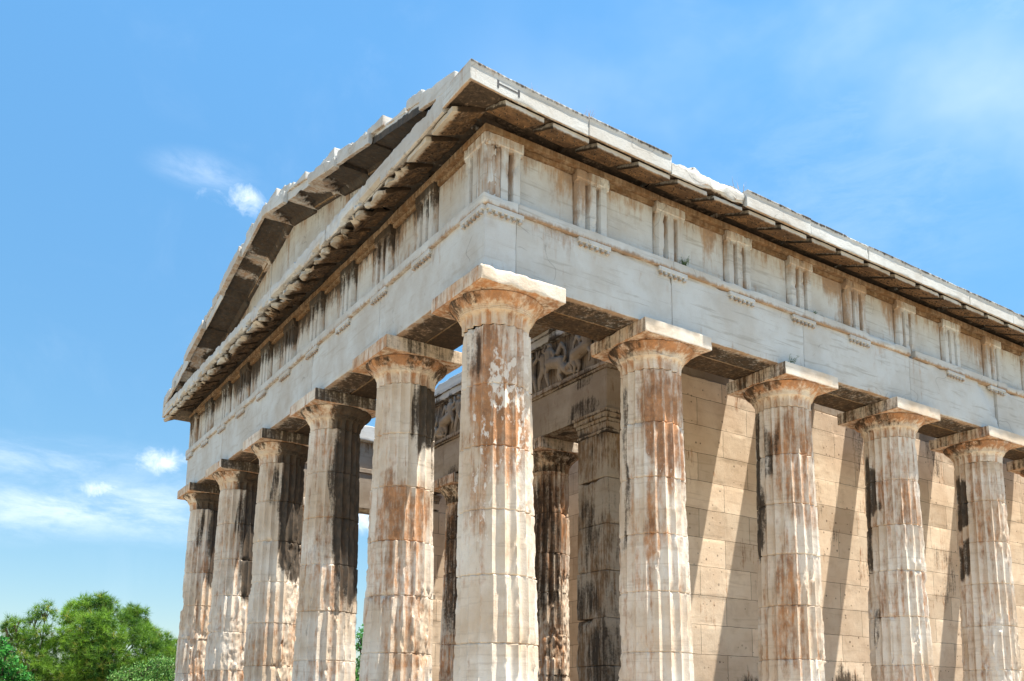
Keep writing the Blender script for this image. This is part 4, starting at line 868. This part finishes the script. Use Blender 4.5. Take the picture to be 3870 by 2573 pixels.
tree('pine_tree', 'open pine with bare branches showing at the left of the clump', 'tree',
     [(105, 1408, 21, .5), (80, 1425, 16, 1.2), (36, 1435, 18, .2), (22, 1460, 15, .5), (60, 1470, 24, 1.0), (100, 1455, 20, 0), (40, 1490, 30, .5), (95, 1500, 32, .5), (130, 1490, 26, 1.5), (70, 1540, 46, 0), (120, 1555, 48, .5), (60, 1590, 50, .5), (12, 1445, 9, .2)], 'needle', 302, PINES, per=480)
tree('pine_tree', 'yellow green pine sloping down towards the columns', 'tree',
     [(330, 1462, 22, 0), (352, 1455, 16, .5), (375, 1478, 22, .3), (345, 1490, 30, -.5), (400, 1495, 24, .6), (380, 1520, 36, 0), (330, 1530, 40, -.8), (420, 1520, 30, 1), (400, 1560, 46, .3), (340, 1580, 50, 0), (300, 1550, 34, -.6)], 'needle', 303, PINES, per=720)
tree('leafy_tree', 'bright green leafy tree cut off at the left edge of the picture', 'tree', [(-20, 1480, 22, 0), (2, 1478, 12, -.3), (14, 1500, 15, -.5), (-6, 1508, 24, .3), (26, 1522, 14, -.6), (12, 1536, 26, 0), (-30, 1530, 46, .3), (40, 1544, 15, -.6), (34, 1566, 28, -.3), (60, 1562, 14, -.5), (0, 1580, 56, 0), (66, 1586, 22, -.2), (88, 1580, 12, -.3), (98, 1600, 20, 0)], 'leaf', 304, per=3600, yp=20.0, L=.095)
tree('shrub', 'small grey green shrub below the pines beside the columns', 'shrub', [(270, 1560, 20, 0), (295, 1552, 22, .2), (330, 1545, 26, .2), (365, 1532, 28, .3), (390, 1530, 24, .4), (310, 1585, 40, 0), (370, 1580, 44, .3), (405, 1560, 30, .6)], 'olive', 305, per=4200, yp=20.0, L=.06)
tree('leafy_tree', 'dark green leafy tree seen between two columns of the front', 'tree', [(830, 1465, 15, 0), (845, 1450, 18, .5), (828, 1490, 16, 0), (860, 1490, 36, 0), (835, 1530, 26, .3), (825, 1560, 30, 0), (870, 1560, 50, .5), (900, 1500, 50, 1)], 'leaf', 306, per=3600, yp=24.0, L=.08)
def weed(name, label, cat, loc, h, n, seed, mat, spread=.4, leafy=True):
    r = nprand(seed); Ps = []; Cs = []
    for i in range(n):
        d = unit(np.array([r.normal()*spread, r.normal()*spread, 1.0])); L = h*(.5+.6*r.rand()); s = unit(np.cross(d, r.normal(size=3)))*(.0035 if not leafy else .004); a = r.normal(size=3)*np.array([h*.3, h*.2, 0])*.6
        m = a+d*L*.55; e = a+d*L+np.array([r.normal()*.12, r.normal()*.12, 0])*L
        Ps += [a-s, a+s, m+s*.7, a-s, m+s*.7, m-s*.7, m-s*.7, m+s*.7, e]; t = r.rand(); Cs += [[t, 0, 0, 1]]*9
        for k in range(9 if leafy else 4):
            f = .25+.75*r.rand(); p = a+(e-a)*f; o_ = unit(r.normal(size=3)+np.array([0, 0, .3])); q = unit(np.cross(o_, r.normal(size=3))); l = h*(.14 if leafy else .05)*(.6+.6*r.rand())
            Ps += [p, p+o_*l*.5+q*l*.3, p+o_*l]; t = r.rand(); Cs += [[t, (r.rand() < .3)*.6, 0, 1]]*3
    o = tri_mesh(name, np.array(Ps), np.array(Cs), mat, None); o.location = loc; o['label'] = label; o['category'] = cat; o['kind'] = 'thing'
    return o
weed('ledge_weed', 'green weed sprouting beside a triglyph on the flank ledge', 'weed', (2.60, -.47, ZT1), .13, 26, 401, 'weed', .7)
weed('ledge_weed', 'grey weed growing from the broken gap in the flank moulding', 'weed', (5.20, -.46, ZT1-.02), .10, 20, 402, 'weed', .7)
weed('ledge_weed', 'thin green weed standing on a capital of the flank', 'weed', (4.62, -.53, ZC), .15, 12, 403, 'weed', .35)
DG = 'dry grass on the cornice'
weed('dry_grass', 'sparse dry grass on the cornice close to the corner', 'grass tuft', (-.05, -.88, 7.80), .17, 9, 404, 'drygrass', .3, False)['group'] = DG
weed('dry_grass', 'reddish dry grass tuft at the first cornice joint', 'grass tuft', (.70, -.92, 7.77), .17, 13, 405, 'drygrass', .35, False)['group'] = DG
weed('dry_grass', 'thin dry stalks at the end of the eroded cornice block', 'grass tuft', (3.22, -.90, 7.73), .22, 8, 406, 'drygrass', .3, False)['group'] = DG
